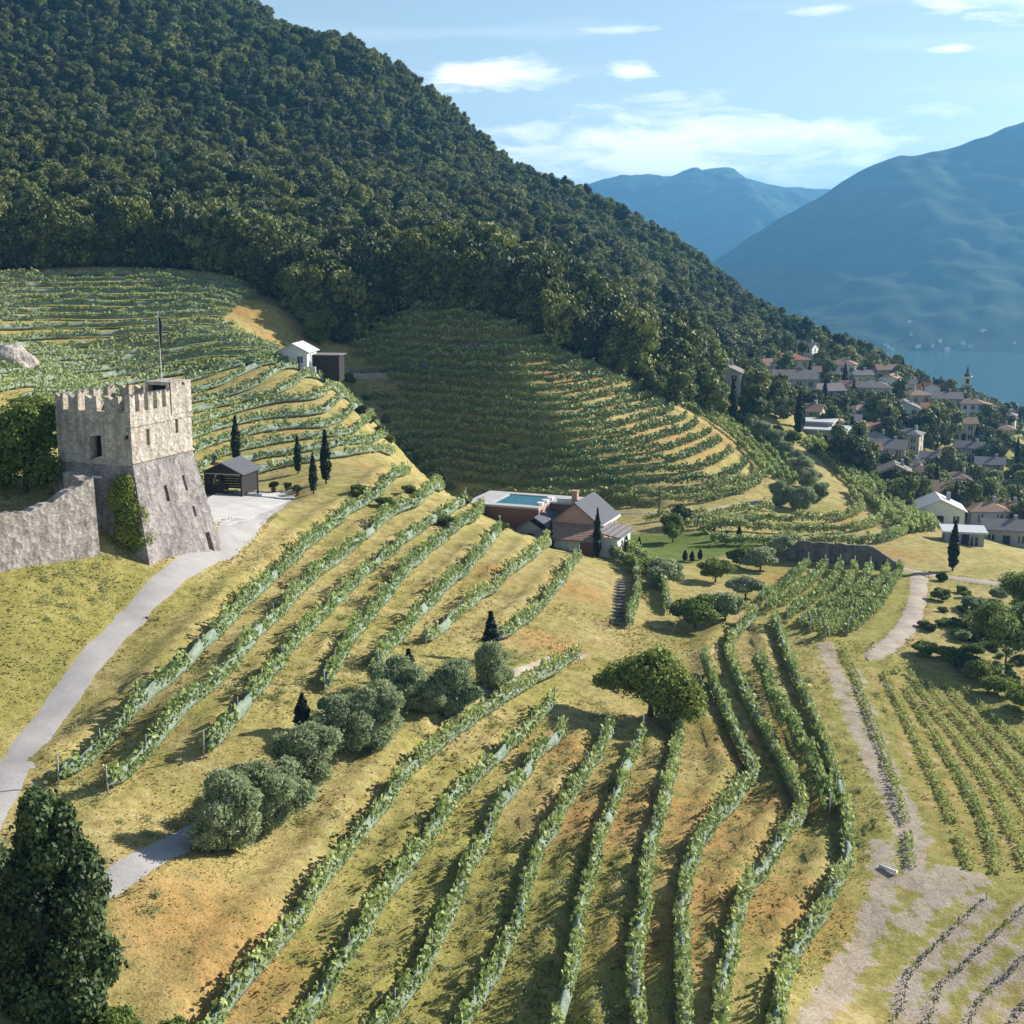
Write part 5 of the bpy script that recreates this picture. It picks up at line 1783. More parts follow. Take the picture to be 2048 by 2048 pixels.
# annex on the pool side
mbw = MB()
bk = panel(mbw, [(-2.2, -1.6, -3), (1.2, -1.6, -3), (1.2, -1.6, 2.7), (-2.2, -1.6, 2.7)], [(0.42, 0.66, 0.66, 0.9)], (0, .2, 0))
mbw.add([(-2.2, -1.6, 2.7), (1.2, -1.6, 2.7), (-0.5, -1.6, 3.7)], [(0, 1, 2)])
panel(mbw, [(-2.2, -0.05, -3), (-2.2, -1.6, -3), (-2.2, -1.6, 2.7), (-2.2, -0.05, 2.7)], [], (.2, 0, 0))
panel(mbw, [(1.2, -1.6, -3), (1.2, 3.0, -3), (1.2, 3.0, 2.7), (1.2, -1.6, 2.7)], [], (.2, 0, 0))
mbw.build('annex_wall', M['grey_wall'], V_)
for q in bk:
    w_ = pane('window', q, M['glass'], V_)
part('annex_roof', 'slate', lambda m: gable_roof(m, -2.2, 2.6, 0.2, -1.6, 4.2, 2.7, 4.1))
# porch with lean-to roof
part('porch_roof', 'tile_brown', lambda m: m.loft([[Vector((0.9, -3.6, 2.05)), Vector((9.0, -3.6, 2.05)), Vector((8.6, 0.1, 3.3)), Vector((1.7, 0.1, 3.3))], [Vector((0.9, -3.6, 2.2)), Vector((9.0, -3.6, 2.2)), Vector((8.6, 0.1, 3.46)), Vector((1.7, 0.1, 3.46))]]))
mbw = MB()
bk = panel(mbw, [(1.4, -3.1, -3), (8.7, -3.1, -3), (8.7, -3.1, 2.1), (1.4, -3.1, 2.1)], [(0.24, 0.70, 0.58, 0.96)], (0, .12, 0))
panel(mbw, [(8.7, -3.1, -3), (8.7, 0.2, -3), (8.7, 0.2, 2.1), (8.7, -3.1, 2.1)], [], (-.2, 0, 0))
panel(mbw, [(1.4, 0.2, -3), (1.4, -3.1, -3), (1.4, -3.1, 2.1), (1.4, 0.2, 2.1)], [], (.2, 0, 0))
mbw.build('porch_wall', M['brick_red'], V_)
dq = bk[0]
for k in range(4):
    a, b = k / 4 + 0.006, (k + 1) / 4 - 0.006
    p0, p1, p2, p3 = (Vector(v) for v in dq)
    q = [p0.lerp(p1, a), p0.lerp(p1, b), p3.lerp(p2, b), p3.lerp(p2, a)]
    mb = MB()
    mb.loft([q, [v + Vector((0, -0.05, 0)) for v in q]])
    mb.build('door_panel', M['white_wall'], V_)
# right wing
mbw = MB()
panel(mbw, [(8.75, -2.4, -3), (11.0, -2.4, -3), (11.0, -2.4, 2.6), (8.75, -2.4, 2.6)], [], (0, .2, 0))
bk = panel(mbw, [(11.0, -2.4, -0.5), (11.0, 3.2, -0.5), (11.0, 3.2, 2.6), (11.0, -2.4, 2.6)], [(0.3, 0.42, 0.5, 0.8), (0.65, 0.8, 0.17, 0.82)], (-.2, 0, 0))
mbw.add([(11.0, -2.4, -3), (11.0, 3.2, -3), (11.0, 3.2, -0.5), (11.0, -2.4, -0.5)], [(0, 1, 2, 3)])
panel(mbw, [(11.0, 3.2, -3), (8.75, 3.2, -3), (8.75, 3.2, 2.6), (11.0, 3.2, 2.6)], [], (0, -.2, 0))
mbw.build('wing_wall', M['white_wall'], V_)
for q, nm in zip(bk, ('window', 'door')):
    pane(nm, q, M['glass'], V_)
part('wing_roof', 'tile_grey', lambda m: m.loft([[Vector((8.3, -2.8, 3.1)), Vector((11.5, -2.8, 2.55)), Vector((11.5, 3.6, 2.55)), Vector((8.3, 3.6, 3.1))], [Vector((8.3, -2.8, 3.26)), Vector((11.5, -2.8, 2.71)), Vector((11.5, 3.6, 2.71)), Vector((8.3, 3.6, 3.26))]]))
# cypresses against the villa front
for k, (x, y, s, lab) in enumerate(((3.2, -4.2, 0.75, 'dark cypress in front of the white villa doors'), (9.0, -4.0, 1.05, 'tall dark cypress at the corner of the villa porch'))):
    p = V_.matrix_basis @ Vector((x, y, 0))
    c_, s_ = math.cos(R(-21)), math.sin(R(-21))
    wx, wy = O.x + c_ * x - s_ * y, O.y + s_ * x + c_ * y
    tree('cypress_tree', lab, 'cypress', (wx, wy, min(hz(wx, wy), O.z + 0.2)), cyp[k], cyp_trunk, s, k, 'cypresses against the villa', zs=s * 1.25)

# ------------------------------------------------------------------ small white house on the hill, poles
g = G(590, 738)
house('cottage', 'small white gabled cottage with dark annex at the top of the gully', 'house', (g.x, g.y + 3.0, g.z), 5.2, 6.0, 3.0, R(-8), 'gable', 0.5, 'white_wall', 'roof_pale', (2, 1), 0.45, None, 1, False, 'y', False)
ct = bpy.data.objects['cottage']
ct.scale = (0.85, 0.85, 0.85)
part('annex_wall', 'wood_dark', lambda m: m.box(2.62, 7.4, 0.5, 4.0, -2.5, 2.1), ct)
part('annex_roof', 'tile_grey', lambda m: m.box(2.62, 7.8, 0.1, 4.4, 2.1, 2.28), ct)
part('porch_post', 'frame_white', lambda m: m.box(2.75, 2.95, -1.6, -1.4, -1, 2.5), ct)
part('terrace_wall', 'white_wall', lambda m: m.box(1.2, 4.2, -3.4, -3.1, -1.5, 0.4), ct)
for k, (px, py, rx, rz_, zc, mt, lab) in enumerate(((638, 690, 3.0, 3.4, 3.2, 'leaf_mid', 'round dark green tree behind the small cottage'), (602, 648, 1.5, 2.6, 2.6, 'leaf_mid', 'slim dark tree uphill of the small cottage'))):
    g = G(px, py)
    me = bush_mesh(rx, rx, rz_, zc, 5000, 0.2, mt, 10, 400 + k)
    tree('round_tree', lab, 'tree', g, me, big_trunk, 1.0)
for k, (px, py, hh, lab) in enumerate(((726, 668, 8.5, 'wooden pole at the forest edge above the cottage'), (950, 700, 8.5, 'wooden power pole on the upper terraces by the lit rows'), (1318, 1035, 4.2, 'wooden pole beside the farm road behind the villa'), (1253, 742, 6.5, 'wooden pole at the forest edge above the nose of the hill'))):
    g = G(px, py, 120)
    t = thing('power_pole', lab, 'pole', g, 0, 'wooden poles on the hill')
    MB().tube([(0, 0, -0.5), (0, 0, hh)], [0.14, 0.09], 6).build('pole', M['bark'], t)
    MB().box(-0.7, 0.7, -0.05, 0.05, hh - 0.7, hh - 0.58).build('crossarm', M['bark'], t)
    for x in (-0.6, 0.6):
        MB().tube([(x, 0, hh - 0.58), (x, 0, hh - 0.4)], 0.05, 5).build('insulator', M['frame_white'], t)

# retaining walls
def wall_line(name, label, pts, h, mat, ymin=100, th=0.5):
    ln = trace([(*p, ymin) for p in pts], 0.8)
    t = thing(name, label, 'wall', (ln[0, 0], ln[0, 1], hz(*ln[0])))
    tt = np.gradient(ln, axis=0)
    tt /= np.linalg.norm(tt, axis=1)[:, None] + 1e-9
    mb = MB()
    loops = []
    for i, ((x, y), (a, b)) in enumerate(zip(ln, tt)):
        n2 = Vector((-b, a, 0)) * th / 2
        z = hz(x, y)
        hh = h * min(1, 0.3 + min(i, len(ln) - 1 - i) / 6) * random.uniform(0.95, 1.05)
        p = Vector((x, y, z)) - t.location
        loops.append([p - n2 - Vector((0, 0, 1.0)), p + n2 - Vector((0, 0, 1.0)), p + n2 + Vector((0, 0, hh)), p - n2 + Vector((0, 0, hh))])
    mb.loft(loops)
    mb.build('masonry', M[mat], t)
    return t


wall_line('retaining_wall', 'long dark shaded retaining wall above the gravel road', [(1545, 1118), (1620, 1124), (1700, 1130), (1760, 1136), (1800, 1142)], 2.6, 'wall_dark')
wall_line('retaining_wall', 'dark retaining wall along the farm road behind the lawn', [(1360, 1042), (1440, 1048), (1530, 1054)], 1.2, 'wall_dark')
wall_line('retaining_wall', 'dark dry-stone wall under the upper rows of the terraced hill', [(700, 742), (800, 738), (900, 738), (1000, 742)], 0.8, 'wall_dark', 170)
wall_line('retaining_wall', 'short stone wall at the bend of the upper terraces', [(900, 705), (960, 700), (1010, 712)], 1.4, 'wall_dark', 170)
# stone steps by the knoll
g0, g1 = G(1232, 1248), G(1240, 1165)
for k in range(14):
    p = g0.lerp(g1, k / 13)
    if k == 0:
        st = thing('stone_steps', 'flight of stone steps between the knoll and the short rows', 'steps', (p.x, p.y, hz(p.x, p.y)))
    z = hz(p.x, p.y) - st.location.z
    MB().box(p.x - st.location.x - 0.65, p.x - st.location.x + 0.65, p.y - st.location.y - 0.25, p.y - st.location.y + 0.25, z - 0.2, z + 0.16).build('step', M['wall_dark'], st)
# white pipe lying by the track
g = G(1775, 1742)
t = thing('pipe', 'white pipe lying on the earth track', 'pipe', g, R(-48))
MB().tube([(-0.6, 0, 0.14), (0.6, 0, 0.14)], 0.12, 8).build('tube', M['frame_white'], t, True)
MB().tube([(0.6, 0, 0.14), (0.66, 0, 0.14)], 0.15, 8).build('collar', M['frame_white'], t, True)

# dark bushes added down the gully below the cottage for its band of shade
gul = [(672, 765), (690, 788), (706, 806), (722, 828), (742, 846), (760, 864), (780, 884), (802, 900), (822, 918), (842, 936), (858, 952), (880, 966), (900, 978), (700, 765), (730, 800), (770, 846), (812, 890), (850, 925)]
th_me = [bush_mesh(1.5, 1.5, 1.1, 1.0, 900, 0.2, 'leaf_forest', 8, 600 + k) for k in range(3)]
for k, (px, py) in enumerate(gul):
    g = G(px, py, 150)
    tree('bush', 'dark bush added for shade in the gully below the cottage, %s from the top' % ORD[k] if k < 13 else 'dark bush added for shade on the far bank of the gully, %s from the top' % ORD[k - 13], 'bush', g, th_me[k % 3], None, random.uniform(0.45, 0.8), k, 'gully thicket')

# ------------------------------------------------------------------ hillside bushes on the right, olive belt, end posts
for k, (px, py, r_, h_, mt, lab) in enumerate((
        (2010, 1330, 3.2, 5.0, 'leaf_mid', 'big leafy tree at the right edge below the gravel road'), (2060, 1250, 3.0, 4.6, 'leaf_mid', 'leafy tree cut by the right edge below the gravel road'), (1960, 1360, 1.6, 1.6, 'leaf_mid', 'green bush left of the big leafy tree at the right edge'),
        (2000, 1390, 1.5, 1.3, 'leaf_bright', 'bright green bush above the right-hand field'), (1930, 1340, 1.4, 1.2, 'leaf_dark', 'dark scrubby bush on the slope above the right-hand field'), (1850, 1310, 1.1, 0.9, 'leaf_mid', 'low green bush beside the gravel track bend'),
        (1900, 1320, 1.2, 1.0, 'leaf_mid', 'low green bush uphill of the right-hand field'), (1880, 1200, 1.0, 0.9, 'leaf_mid', 'small bush on the slope below the gravel road'), (1950, 1220, 1.3, 1.1, 'leaf_olive', 'grey-green bush on the slope below the gravel road'),
        (2000, 1200, 1.2, 1.0, 'leaf_olive', 'grey-green bush under the bend of the road at the right'), (1884, 1162, 0.6, 0.6, 'leaf_dark', 'small dark round bush on the roadside'), (2045, 1420, 1.8, 1.6, 'leaf_bright', 'bright green bush at the right edge of the field'))):
    g = G(px, py)
    me = bush_mesh(r_, r_, h_ * 0.6, h_ * 0.75, int(2500 + 900 * r_), 0.13, mt, 10, 500 + k)
    tree('bush' if r_ < 2 else 'leafy_tree', lab, 'bush' if r_ < 2 else 'tree', g, me, small_trunk if r_ > 2 else None, 1.0)
sc_me = [bush_mesh(1.0, 1.0, 0.7, 0.5, 900, 0.12, mt, 7, 650 + k) for k, mt in enumerate(('leaf_mid', 'leaf_olive', 'leaf_dark', 'leaf_mid'))]
r5 = np.random.default_rng(15)
n_s = 0
while n_s < 70:
    px, py = r5.uniform(1845, 2075), r5.uniform(1180, 1400)
    if py > 1225 + (px - 1800) * 0.72 or (px < 1880 and py < 1250):
        continue
    g = G(px, py)
    tree('scrub_bush', 'low scrubby bush on the rough slope below the gravel road', 'bush', g, sc_me[n_s % 4], None, r5.uniform(0.35, 0.9), px, 'scrub below the gravel road')
    n_s += 1
for k, (px, py, s_) in enumerate(((717, 990, 0.9), (770, 1012, 0.8), (885, 1048, 0.9), (820, 985, 0.7), (1000, 1062, 0.8), (930, 1010, 0.8))):
    g = G(px, py)
    tree('bush', 'leafy bush on the crest behind the near rows, %s from the castle side' % ORD[(0, 1, 3, 2, 5, 4)[k]], 'bush', g, sc_me[0], None, s_ * 1.2, k, 'bushes on the crest')
belt = [(1500, 862), (1525, 880), (1550, 895), (1570, 915), (1590, 935), (1605, 955), (1620, 978), (1640, 1000), (1560, 1010), (1600, 1020)]
for k, (px, py) in enumerate(belt):
    g = G(px, py, 120)
    tree('olive_tree', 'grey olive in the belt running down the nose of the hill, %s from the top' % ORD[k], 'olive tree', g, ol[k % 4], small_trunk, 0.8 + 0.3 * random.random(), k, 'olive belt on the nose of the hill')
for k, (px, py) in enumerate(((1622, 1120), (1648, 1124), (1676, 1126), (1708, 1128), (1737, 1132), (1772, 1136), (1798, 1140))):
    g = G(px, py)
    t = thing('stone_post', 'pale end post of the small vine block, %s along the gravel road' % ORD[k], 'post', g, 0, 'end posts of the small vine block')
    MB().tube([(0, 0, -0.3), (0, 0, 1.5)], [0.11, 0.09], 6).build('shaft', M['frame_white'], t)
    MB().tube([(0, 0, 1.5), (0, 0, 1.6)], [0.13, 0.1], 6).build('cap', M['frame_white'], t)
g = G(20, 740)
t = thing('rock_outcrop', 'pale rocky bank at the left edge of the far vineyard', 'rock', g)
rk = clumps = []
me = bpy.data.meshes.new('boulders')
import bmesh
bmx = bmesh.new()
bmesh.ops.create_icosphere(bmx, subdivisions=4, radius=1)
for v in bmx.verts:
    n_ = 1 + 0.25 * float(vnoise(np.array([v.co.x * 3 + 9]), np.array([v.co.z * 3 + v.co.y * 2]), 1.0, 5)[0]) + 0.3 * float(vnoise(np.array([v.co.x + 5]), np.array([v.co.z + v.co.y]), 0.8, 6)[0])
    v.co = Vector((v.co.x * 4.0, v.co.y * 3.0, v.co.z * 3.6)) * n_
bmx.to_mesh(me)
bmx.free()
link('rock_face', me, M['stone_wall'], t)

# ------------------------------------------------------------------ the village
VH = [  # px, py of the foot, distance hint, width, depth, height, turn, roof, wall, roof colour, windows, axis, label
    (1448, 792, 300, 9, 8, 5.2, -12, 'gable', 'grey_wall', 'tile_grey', (3, 2), 'y', 'grey gabled house at the forest foot, first of the village'),
    (1568, 752, 320, 15, 8, 4.6, 6, 'hip', 'cream_wall', 'tile_red', (5, 2), 'x', 'long building with a bright red roof at the top of the village'),
    (1520, 760, 320, 8, 7, 4.2, 10, 'gable', 'grey_wall', 'tile_brown', (3, 2), 'x', 'house with dull brown roof left of the red-roofed building'),
    (1590, 800, 300, 13, 9, 6.0, -8, 'gable', 'grey_wall', 'tile_grey', (4, 2), 'x', 'large grey house in shade below the red-roofed building'),
    (1690, 765, 320, 8, 7, 5.4, -15, 'hip', 'white_wall', 'tile_brown', (3, 2), 'x', 'white house with hipped brown roof near the top right of the village'),
    (1655, 815, 300, 9, 7, 5.0, 12, 'gable', 'grey_wall', 'tile_grey', (3, 2), 'x', 'shaded grey house in the middle of the village beside tall trees'),
    (1752, 812, 300, 10, 8, 5.4, -10, 'hip', 'grey_wall', 'tile_grey', (3, 2), 'x', 'grey house with broad hipped roof above the white gabled one'),
    (1785, 790, 320, 7, 6, 4.8, -25, 'gable', 'white_wall', 'tile_brown', (2, 2), 'y', 'small house whose white gable catches the sun'),
    (1812, 850, 290, 8.5, 7, 4.8, -14, 'gable', 'white_wall', 'tile_grey', (3, 2), 'y', 'white gabled house standing out in front of dark trees'),
    (1838, 822, 310, 7, 6, 4.8, 8, 'hip', 'cream_wall', 'tile_brown', (2, 2), 'x', 'cream house just uphill of the white gabled one'),
    (1890, 825, 330, 11, 7, 4.4, -8, 'gable', 'grey_wall', 'tile_grey', (4, 1), 'x', 'long low house with dark roof left of the church'),
    (1948, 850, 320, 7, 7, 6.4, -12, 'hip', 'white_wall', 'tile_brown', (3, 3), 'x', 'tall white house with rows of windows in front of the church'),
    (1660, 895, 250, 9.5, 8, 3.6, -22, 'flat', 'cream_wall', 'roof_pale', (3, 1), 'x', 'flat-roofed beige house with a white roof edge above the vines'),
    (1642, 872, 262, 7, 6, 3.2, -22, 'flat', 'cream_wall', 'roof_pale', (2, 1), 'x', 'small flat-roofed block stepped behind the beige house'),
    (1752, 888, 262, 6, 5, 4.4, 10, 'gable', 'white_wall', 'tile_red', (2, 2), 'x', 'small house with red roof above the grey terrace of houses'),
    (1778, 935, 240, 9.5, 7, 5.0, -18, 'gable', 'grey_wall', 'tile_grey', (3, 2), 'x', 'grey house with pale roof edge beside the small bright lawn'),
    (1795, 980, 228, 6.5, 6, 4.4, -12, 'gable', 'grey_wall', 'tile_grey', (2, 2), 'y', 'bluish grey house just above the tan roof'),
    (1838, 1000, 222, 9, 7, 2.8, -14, 'gable', 'white_wall', 'tile_brown', (3, 1), 'x', 'low house with a wide tan tiled roof'),
    (1885, 1052, 205, 9.2, 7.5, 3.4, -10, 'gable', 'white_wall', 'roof_pale', (3, 1), 'y', 'white house with shiny pale roof nearest the vineyard'),
    (1870, 940, 260, 6, 5, 3.4, -20, 'gable', 'grey_wall', 'tile_grey', (2, 1), 'x', 'small grey house half hidden in the trees'),
    (1960, 1032, 232, 8, 7, 3.6, -16, 'hip', 'cream_wall', 'tile_brown', (3, 1), 'x', 'tan-roofed house right of the shiny-roofed one'),
    (2002, 1025, 240, 7, 6, 3.4, -5, 'flat', 'white_wall', 'roof_pale', (2, 1), 'x', 'white flat-roofed building near the right edge'),
    (1935, 1090, 205, 6, 5, 2.6, -12, 'flat', 'grey_wall', 'roof_pale', (2, 1), 'x', 'low pale outbuilding below the shiny-roofed house'),
    (2020, 1090, 205, 8, 6, 3.6, -15, 'gable', 'grey_wall', 'tile_grey', (3, 1), 'x', 'grey house in shade at the right edge'),
    (1480, 775, 310, 6, 5, 4.0, 14, 'gable', 'grey_wall', 'tile_brown', (2, 2), 'x', 'small grey house tucked right of the first gabled house'),
    (1705, 800, 310, 6, 5.5, 4.4, -20, 'gable', 'cream_wall', 'tile_brown', (2, 2), 'x', 'small cream house below the hipped white one'),
    (1770, 765, 345, 6, 5, 4.0, -5, 'hip', 'white_wall', 'tile_brown', (2, 1), 'x', 'little white house with brown hipped roof on the skyline side'),
    (1815, 790, 345, 6, 5, 4.0, -18, 'gable', 'grey_wall', 'tile_grey', (2, 1), 'x', 'little grey house among skyline trees'),
    (1860, 800, 345, 6, 5, 4.4, 10, 'gable', 'white_wall', 'tile_red', (2, 1), 'y', 'little white house with red gable roof left of the long dark roof'),
    (1700, 870, 275, 6, 5, 4.2, -10, 'gable', 'grey_wall', 'tile_grey', (2, 2), 'x', 'shaded house behind the flat-roofed beige one'),
    (1722, 850, 285, 6, 5, 4.2, 16, 'hip', 'grey_wall', 'tile_brown', (2, 2), 'x', 'shaded brown-roofed house among trees above the small red roof'),
    (1760, 912, 250, 6, 5, 4.4, 4, 'gable', 'grey_wall', 'slate', (2, 2), 'y', 'slate-roofed house left of the pale-edged grey house'),
    (1822, 958, 238, 6, 5, 3.8, -28, 'gable', 'white_wall', 'tile_grey', (2, 1), 'x', 'small white house uphill of the tan roof'),
    (1915, 1010, 238, 6, 5, 3.4, -22, 'hip', 'white_wall', 'tile_grey', (2, 1), 'x', 'small white house beyond the tan-roofed one'),
    (2005, 890, 330, 8, 6, 4.6, -12, 'hip', 'cream_wall', 'tile_brown', (3, 2), 'x', 'cream house among dark trees near the right edge'),
    (1985, 960, 270, 7, 6, 4.2, -18, 'gable', 'grey_wall', 'tile_grey', (2, 2), 'x', 'grey house among trees above the white flat roof'),
    (1725, 775, 330, 6, 5, 4.2, 5, 'gable', 'cream_wall', 'tile_grey', (2, 1), 'x', 'small cream house beyond the white house with hipped brown roof'),
    (1620, 770, 325, 7, 6, 4.2, -10, 'gable', 'grey_wall', 'tile_brown', (2, 2), 'x', 'small brown-roofed house right of the red-roofed building'),
]
occupied = []
for (px, py, ym, w, d, h, tz, rf_, wl_, rm, wn_, ax, lab) in VH:
    g = G(px, py, ym * 0.8)
    occupied.append((g.x, g.y + d * 0.3, max(w, d) * 0.55))
    w, d, h = w * 0.86, d * 0.86, h * 0.88
    house('village_house', lab, 'house', (g.x, g.y + d / 2, hz(g.x, g.y + d / 2) - 0.6), w, d, h, R(tz), rf_, 0.45, wl_, rm, wn_, 0.45, 'village houses', 1, rf_ != 'flat', ax, True)
rv_ = np.random.default_rng(23)
n_h = 0
while n_h < 20:
    y = rv_.uniform(225, 400)
    x = y * rv_.uniform(0.19, 0.38)
    z = hz(x, y)
    px_, py_ = 1024 + 2700 * x / (y * 0.99), 480 - 2700 * z / y * 0.98
    if px_ > 2060 or py_ > np.interp(px_, [1450, 1560, 1700, 1800, 1900, 1960, 2048], [810, 850, 910, 965, 1020, 1050, 1060]) or any((x - a) ** 2 + (y - b) ** 2 < (c + 5) ** 2 for a, b, c in occupied):
        continue
    occupied.append((x, y, 3.6))
    house('village_house', 'small pale house packed among the village trees', 'house', (x, y, z - 0.4), rv_.uniform(5, 7), 5, rv_.uniform(3.4, 4.6), rv_.uniform(-0.6, 0.2), ('gable', 'hip')[n_h % 2], 0.45, ('white_wall', 'cream_wall', 'grey_wall')[n_h % 3], ('tile_red', 'tile_brown', 'tile_brown', 'tile_grey', 'tile_brown')[n_h % 5], (2, 2), 0.4, 'small houses packed among the trees', 1, True, 'xy'[n_h % 2], True)
    n_h += 1
g = G(1932, 800, 380)
ch = thing('church_tower', 'slender pale church tower with dark spire above the lake', 'church tower', (g.x, g.y, g.z), R(-15))
part('shaft', 'grey_wall', lambda m: m.box(-1.5, 1.5, -1.5, 1.5, -2, 8.0), ch)
bf = MB()
bq = panel(bf, [(-1.4, -1.4, 8), (1.4, -1.4, 8), (1.4, -1.4, 10.5), (-1.4, -1.4, 10.5)], [(0.3, 0.7, 0.15, 0.8)], (0, .3, 0))
bq += panel(bf, [(1.4, -1.4, 8), (1.4, 1.4, 8), (1.4, 1.4, 10.5), (1.4, -1.4, 10.5)], [(0.3, 0.7, 0.15, 0.8)], (-.3, 0, 0))
panel(bf, [(1.4, 1.4, 8), (-1.4, 1.4, 8), (-1.4, 1.4, 10.5), (1.4, 1.4, 10.5)], [], (0, 0, 0))
panel(bf, [(-1.4, 1.4, 8), (-1.4, -1.4, 8), (-1.4, -1.4, 10.5), (-1.4, 1.4, 10.5)], [], (0, 0, 0))
bo = bf.build('belfry', M['white_wall'], ch)
for q in bq:
    pane('louvre', q, M['dark_hole'], bo)
part('cornice', 'white_wall', lambda m: m.box(-1.65, 1.65, -1.65, 1.65, 10.5, 10.75), ch)
part('spire', 'slate', lambda m: m.loft([[Vector((math.cos(a) * r_, math.sin(a) * r_, z)) for a in np.linspace(0, 2 * math.pi, 8, endpoint=False)] for r_, z in ((1.4, 10.75), (1.0, 11.6), (0.5, 12.0), (0.35, 13.4), (0.02, 14.4))]), ch)
part('church_roof', 'tile_brown', lambda m: m.loft([[Vector((-7, -3, 3.5)), Vector((-7, 3, 3.5)), Vector((-7, 0, 5.2))], [Vector((-1.5, -3, 3.5)), Vector((-1.5, 3, 3.5)), Vector((-1.5, 0, 5.2))]]), ch)
part('church_wall', 'white_wall', lambda m: m.box(-6.8, -1.52, -2.7, 2.7, -2, 3.49), ch)
# bright little lawn in the village
lp = world_poly([(1732, 912, 215), (1775, 905, 215), (1790, 922, 215), (1752, 928, 215)])

# trees among the houses
vt_me = [bush_mesh(2.6, 2.6, 2.8, 3.4, 1700, 0.3, 'leaf_forest', 10, 700 + k) for k in range(3)]
vb_me = [bush_mesh(1.7, 1.7, 1.5, 1.5, 900, 0.26, 'leaf_mid', 8, 720 + k) for k in range(2)]
cand = []
r_ = np.random.default_rng(5)
tries = 0
while len(cand) < 380 and tries < 16000:
    tries += 1
    y = 215 + 255 * r_.random() ** 0.9
    x = y * (0.10 + 0.31 * r_.random())
    z = hz(x, y)
    if z < -110 or inside(forest_poly, np.array([x]), np.array([y]))[0]:
        continue
    # photo position
    px_ = 1024 + 2700 * x / (y * 0.99)
    py_ = 480 - 2700 * z / y * 0.98
    if py_ > 1085 or px_ > 2110:
        continue
    bound = np.interp(px_, [1330, 1450, 1560, 1700, 1800, 1900, 1960, 2048], [800, 828, 862, 930, 985, 1075, 1088, 1100])
    if py_ > bound - 2:
        continue
    if any((x - a) ** 2 + (y - b) ** 2 < c * c for a, b, c in occupied):
        continue
    # keep the view to the houses open: no tall tree directly in front
    tall = True
    for a, b, c in occupied:
        if y < b and b - y < 11 and abs(x / y - a / b) * b < c * 0.8:
            tall = False
            break
    if any((x - a) ** 2 + (y - b) ** 2 < 7.5 for a, b, *_ in cand):
        continue
    cand.append((x, y, z, tall))
n_t = 0
for k, (x, y, z, tall) in enumerate(cand):
    kind = r_.random()
    if tall and kind < 0.12:
        s = r_.uniform(1.3, 2.0)
        tree('cypress_tree', 'dark cypress rising among the village houses', 'cypress', (x, y, z - 0.3), cyp[k % 3], cyp_trunk, s, k, 'cypresses in the village', zs=s)
    elif tall and kind < 0.8:
        s = r_.uniform(0.8, 1.35)
        tree('village_tree', 'dark green tree between the village houses', 'tree', (x, y, z - 0.5), vt_me[k % 3], f_trunk, s, k, 'trees in the village')
    else:
        s = r_.uniform(0.6, 1.0)
        tree('garden_bush', 'green bush in a village garden', 'bush', (x, y, z - 0.2), vb_me[k % 2], None, s, k, 'garden bushes in the village')
# houses strung along the far shore
fh_me = []
for k, (w, h) in enumerate(((16, 9), (24, 10), (12, 11))):
    mb = MB().box(-w / 2, w / 2, -6, 6, -8, h)
    me_w = mesh_of(mb, 'wall', M['white_wall'], False)
    mb = MB()
    prof = [(-6.8, h), (0, h + 3.6), (6.8, h), (6.8, h + 0.5), (0, h + 4.2), (-6.8, h + 0.5)]
    mb.loft([[Vector((-w / 2 - 0.8, a, b)) for a, b in prof], [Vector((w / 2 + 0.8, a, b)) for a, b in prof]])
    fh_me.append((me_w, mesh_of(mb, 'roof', M['tile_brown'], False)))
mt_o = [o for o in bpy.data.objects if o.name == 'mountain'][0]
mv = np.empty(len(mt_o.data.vertices) * 3, dtype=np.float32)
mt_o.data.vertices.foreach_get('co', mv)
mv = mv.reshape(-1, 3)
for k in range(26):
    if k < 20:
        x, y = r_.uniform(540, 1000), r_.uniform(2035, 2075)
    else:
        x, y = r_.uniform(600, 1000), r_.uniform(2080, 2160)
    z = mv[np.argmin((mv[:, 0] - x) ** 2 + (mv[:, 1] - y) ** 2), 2]
    z = max(z, LAKE_Z + 1)
    if z > -120:
        continue
    t = thing('shore_house', 'tiny pale house on the far shore of the lake', 'house', (x, y, z), r_.uniform(-0.5, 0.5), 'houses on the far shore')
    t.scale = (0.34, 0.34, 0.3)
    for me, nm in zip(fh_me[k % 3], ('wall', 'roof')):
        o = bpy.data.objects.new(nm, me)
        C.objects.link(o)
        o.parent = t

# ------------------------------------------------------------------ grass: tufts standing on the near slopes
def sample(arr, x, y):
    i = np.clip(np.searchsorted(gx, x) - 1, 0, len(gx) - 2)
    j = np.clip(np.searchsorted(gy, y) - 1, 0, len(gy) - 2)
    return arr[j, i]


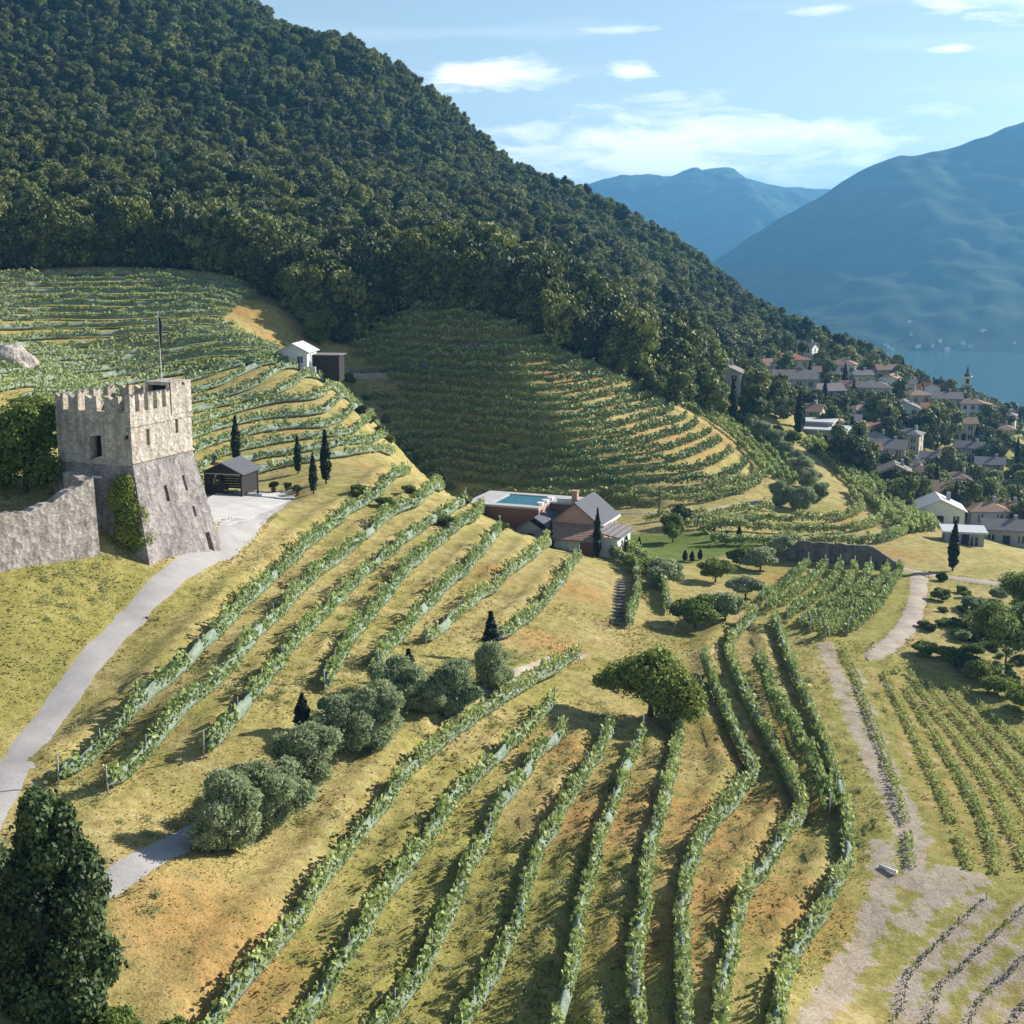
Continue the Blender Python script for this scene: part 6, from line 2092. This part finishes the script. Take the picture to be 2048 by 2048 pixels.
def tufts(name, label, n, y0, y1, size):
    y = np.sqrt(rng.uniform(y0 ** 2, y1 ** 2, n))
    x = y * rng.uniform(-0.42, 0.42, n)
    keep = (sample(m_bare, x, y) < 0.3) & (sample(m_lawn, x, y) < 0.2) & (vnoise(x, y, 1.6, 31) + vnoise(x, y, 0.6, 32) * 0.7 > -0.4)
    for ln, w in GRASS_FREE:
        d2 = np.full(n, 1e9)
        for p in ln[::2]:
            d2 = np.minimum(d2, (x - p[0]) ** 2 + (y - p[1]) ** 2)
        keep &= d2 > w * w
    x, y = x[keep], y[keep]
    ex = []
    for a_, b_ in EDGES:
        for e_ in (a_, b_):
            k_ = rng.integers(0, len(e_), len(e_) * 10)
            ex.append(e_[k_] + rng.normal(0, 0.17, (len(k_), 2)) + rng.uniform(-.35, .35, (len(k_), 2)) * 0.5)
    ex = np.concatenate(ex)
    ex = ex[(ex[:, 1] > y0) & (ex[:, 1] < y1 + 40)]
    x, y = np.concatenate([x, ex[:, 0]]), np.concatenate([y, ex[:, 1]])
    m = len(x)
    z = H(x, y)
    s = size * rng.uniform(0.5, 1.5, m) * (1 + vnoise(x, y, 4, 33))
    a = rng.uniform(0, math.pi, m)
    lean = rng.normal(0, 0.8, (m, 2))
    c, sn = np.cos(a), np.sin(a)
    w = s * 0.55
    top = np.column_stack([x + lean[:, 0] * s, y + lean[:, 1] * s, z + s])
    V = np.stack([np.column_stack([x - c * w, y - sn * w, z - 0.05]), np.column_stack([x + c * w, y + sn * w, z - 0.05]), top + np.column_stack([c * w * 0.8, sn * w * 0.8, np.zeros(m)]), top - np.column_stack([c * w * 0.5, sn * w * 0.5, s * 0.2])], 1).reshape(-1, 3)
    F = np.arange(4 * m).reshape(m, 4)
    me = np_mesh(name, V, F)
    for nm in ('forest', 'bare', 'lawn', 'rust', 'green', 'soil'):
        src = {'forest': m_forest, 'bare': m_bare, 'lawn': m_lawn, 'rust': m_rust, 'green': np.maximum(np.maximum(m_green, m_village * 0.9), np.maximum(m_verge * 0.55, m_block * 0.8)), 'soil': m_field}[nm]
        at_ = me.attributes.new(nm, 'FLOAT', 'POINT')
        at_.data.foreach_set('value', np.repeat(sample(src, x, y), 4).astype(np.float32))
    nv = np.tile(np.array([0.25, -0.05, 0.95], dtype=np.float32), (len(V), 1)) + rng.normal(0, 0.2, (len(V), 3)).astype(np.float32)
    nv /= np.linalg.norm(nv, axis=1)[:, None]
    me.normals_split_custom_set_from_vertices(nv)
    o = link(name, me, M['grass'])
    tag(o, label, None, kind='stuff')


tufts('grass', 'dry yellow and green grass tufts on the near slopes', 80000, 52, 130, 0.085)


# weeds: tall herbs and bramble clumps between the near rows
wc = []
wv = rng.uniform(0, 1, (2600, 2))
wy = np.sqrt(56 ** 2 + (118 ** 2 - 56 ** 2) * wv[:, 0])
wx2 = wy * (-0.36 + 0.66 * wv[:, 1])
dens = vnoise(wx2, wy, 7, 61) + 0.5 * vnoise(wx2, wy, 2.5, 62) + 0.6 * sample(np.minimum(m_green, 1), wx2, wy)
kw = (dens > 0.14) & (sample(m_bare, wx2, wy) < 0.3)
for ln, w in GRASS_FREE:
    d2 = np.full(len(wx2), 1e9)
    for p in ln[::2]:
        d2 = np.minimum(d2, (wx2 - p[0]) ** 2 + (wy - p[1]) ** 2)
    kw &= d2 > (w + 0.4) ** 2
wx2, wy = wx2[kw], wy[kw]
per = 42
cx, cy = np.repeat(wx2, per), np.repeat(wy, per)
rad = np.repeat(rng.uniform(0.18, 0.5, len(wx2)), per)
px3 = cx + rng.normal(0, 1, len(cx)) * rad * 0.6
py3 = cy + rng.normal(0, 1, len(cx)) * rad * 0.6
pz3 = H(px3, py3) + np.abs(rng.normal(0, 0.5, len(cx))) * rad * 0.9
Vw, Fw = leaf_quads(np.column_stack([px3, py3, pz3]), 0.085 * rng.uniform(0.6, 1.4, len(cx)), np.tile([0.2, -0.2, 0.9], (len(cx), 1)), 0.4, 0.4)
tone = np.clip(np.repeat(rng.normal(0.5, 0.25, len(wx2)), per) + rng.normal(0, 0.15, len(cx)), 0, 1)
M['leaf_weed'] = foliage('leaf_weed', (0.17, 0.19, 0.06), (0.42, 0.43, 0.22), 0.35, 0.0)
wd = link('weeds', np_mesh('weeds', Vw, Fw, tone), M['leaf_weed'])
tag(wd, 'weeds and low herbs growing between the near vine rows', None, kind='stuff')
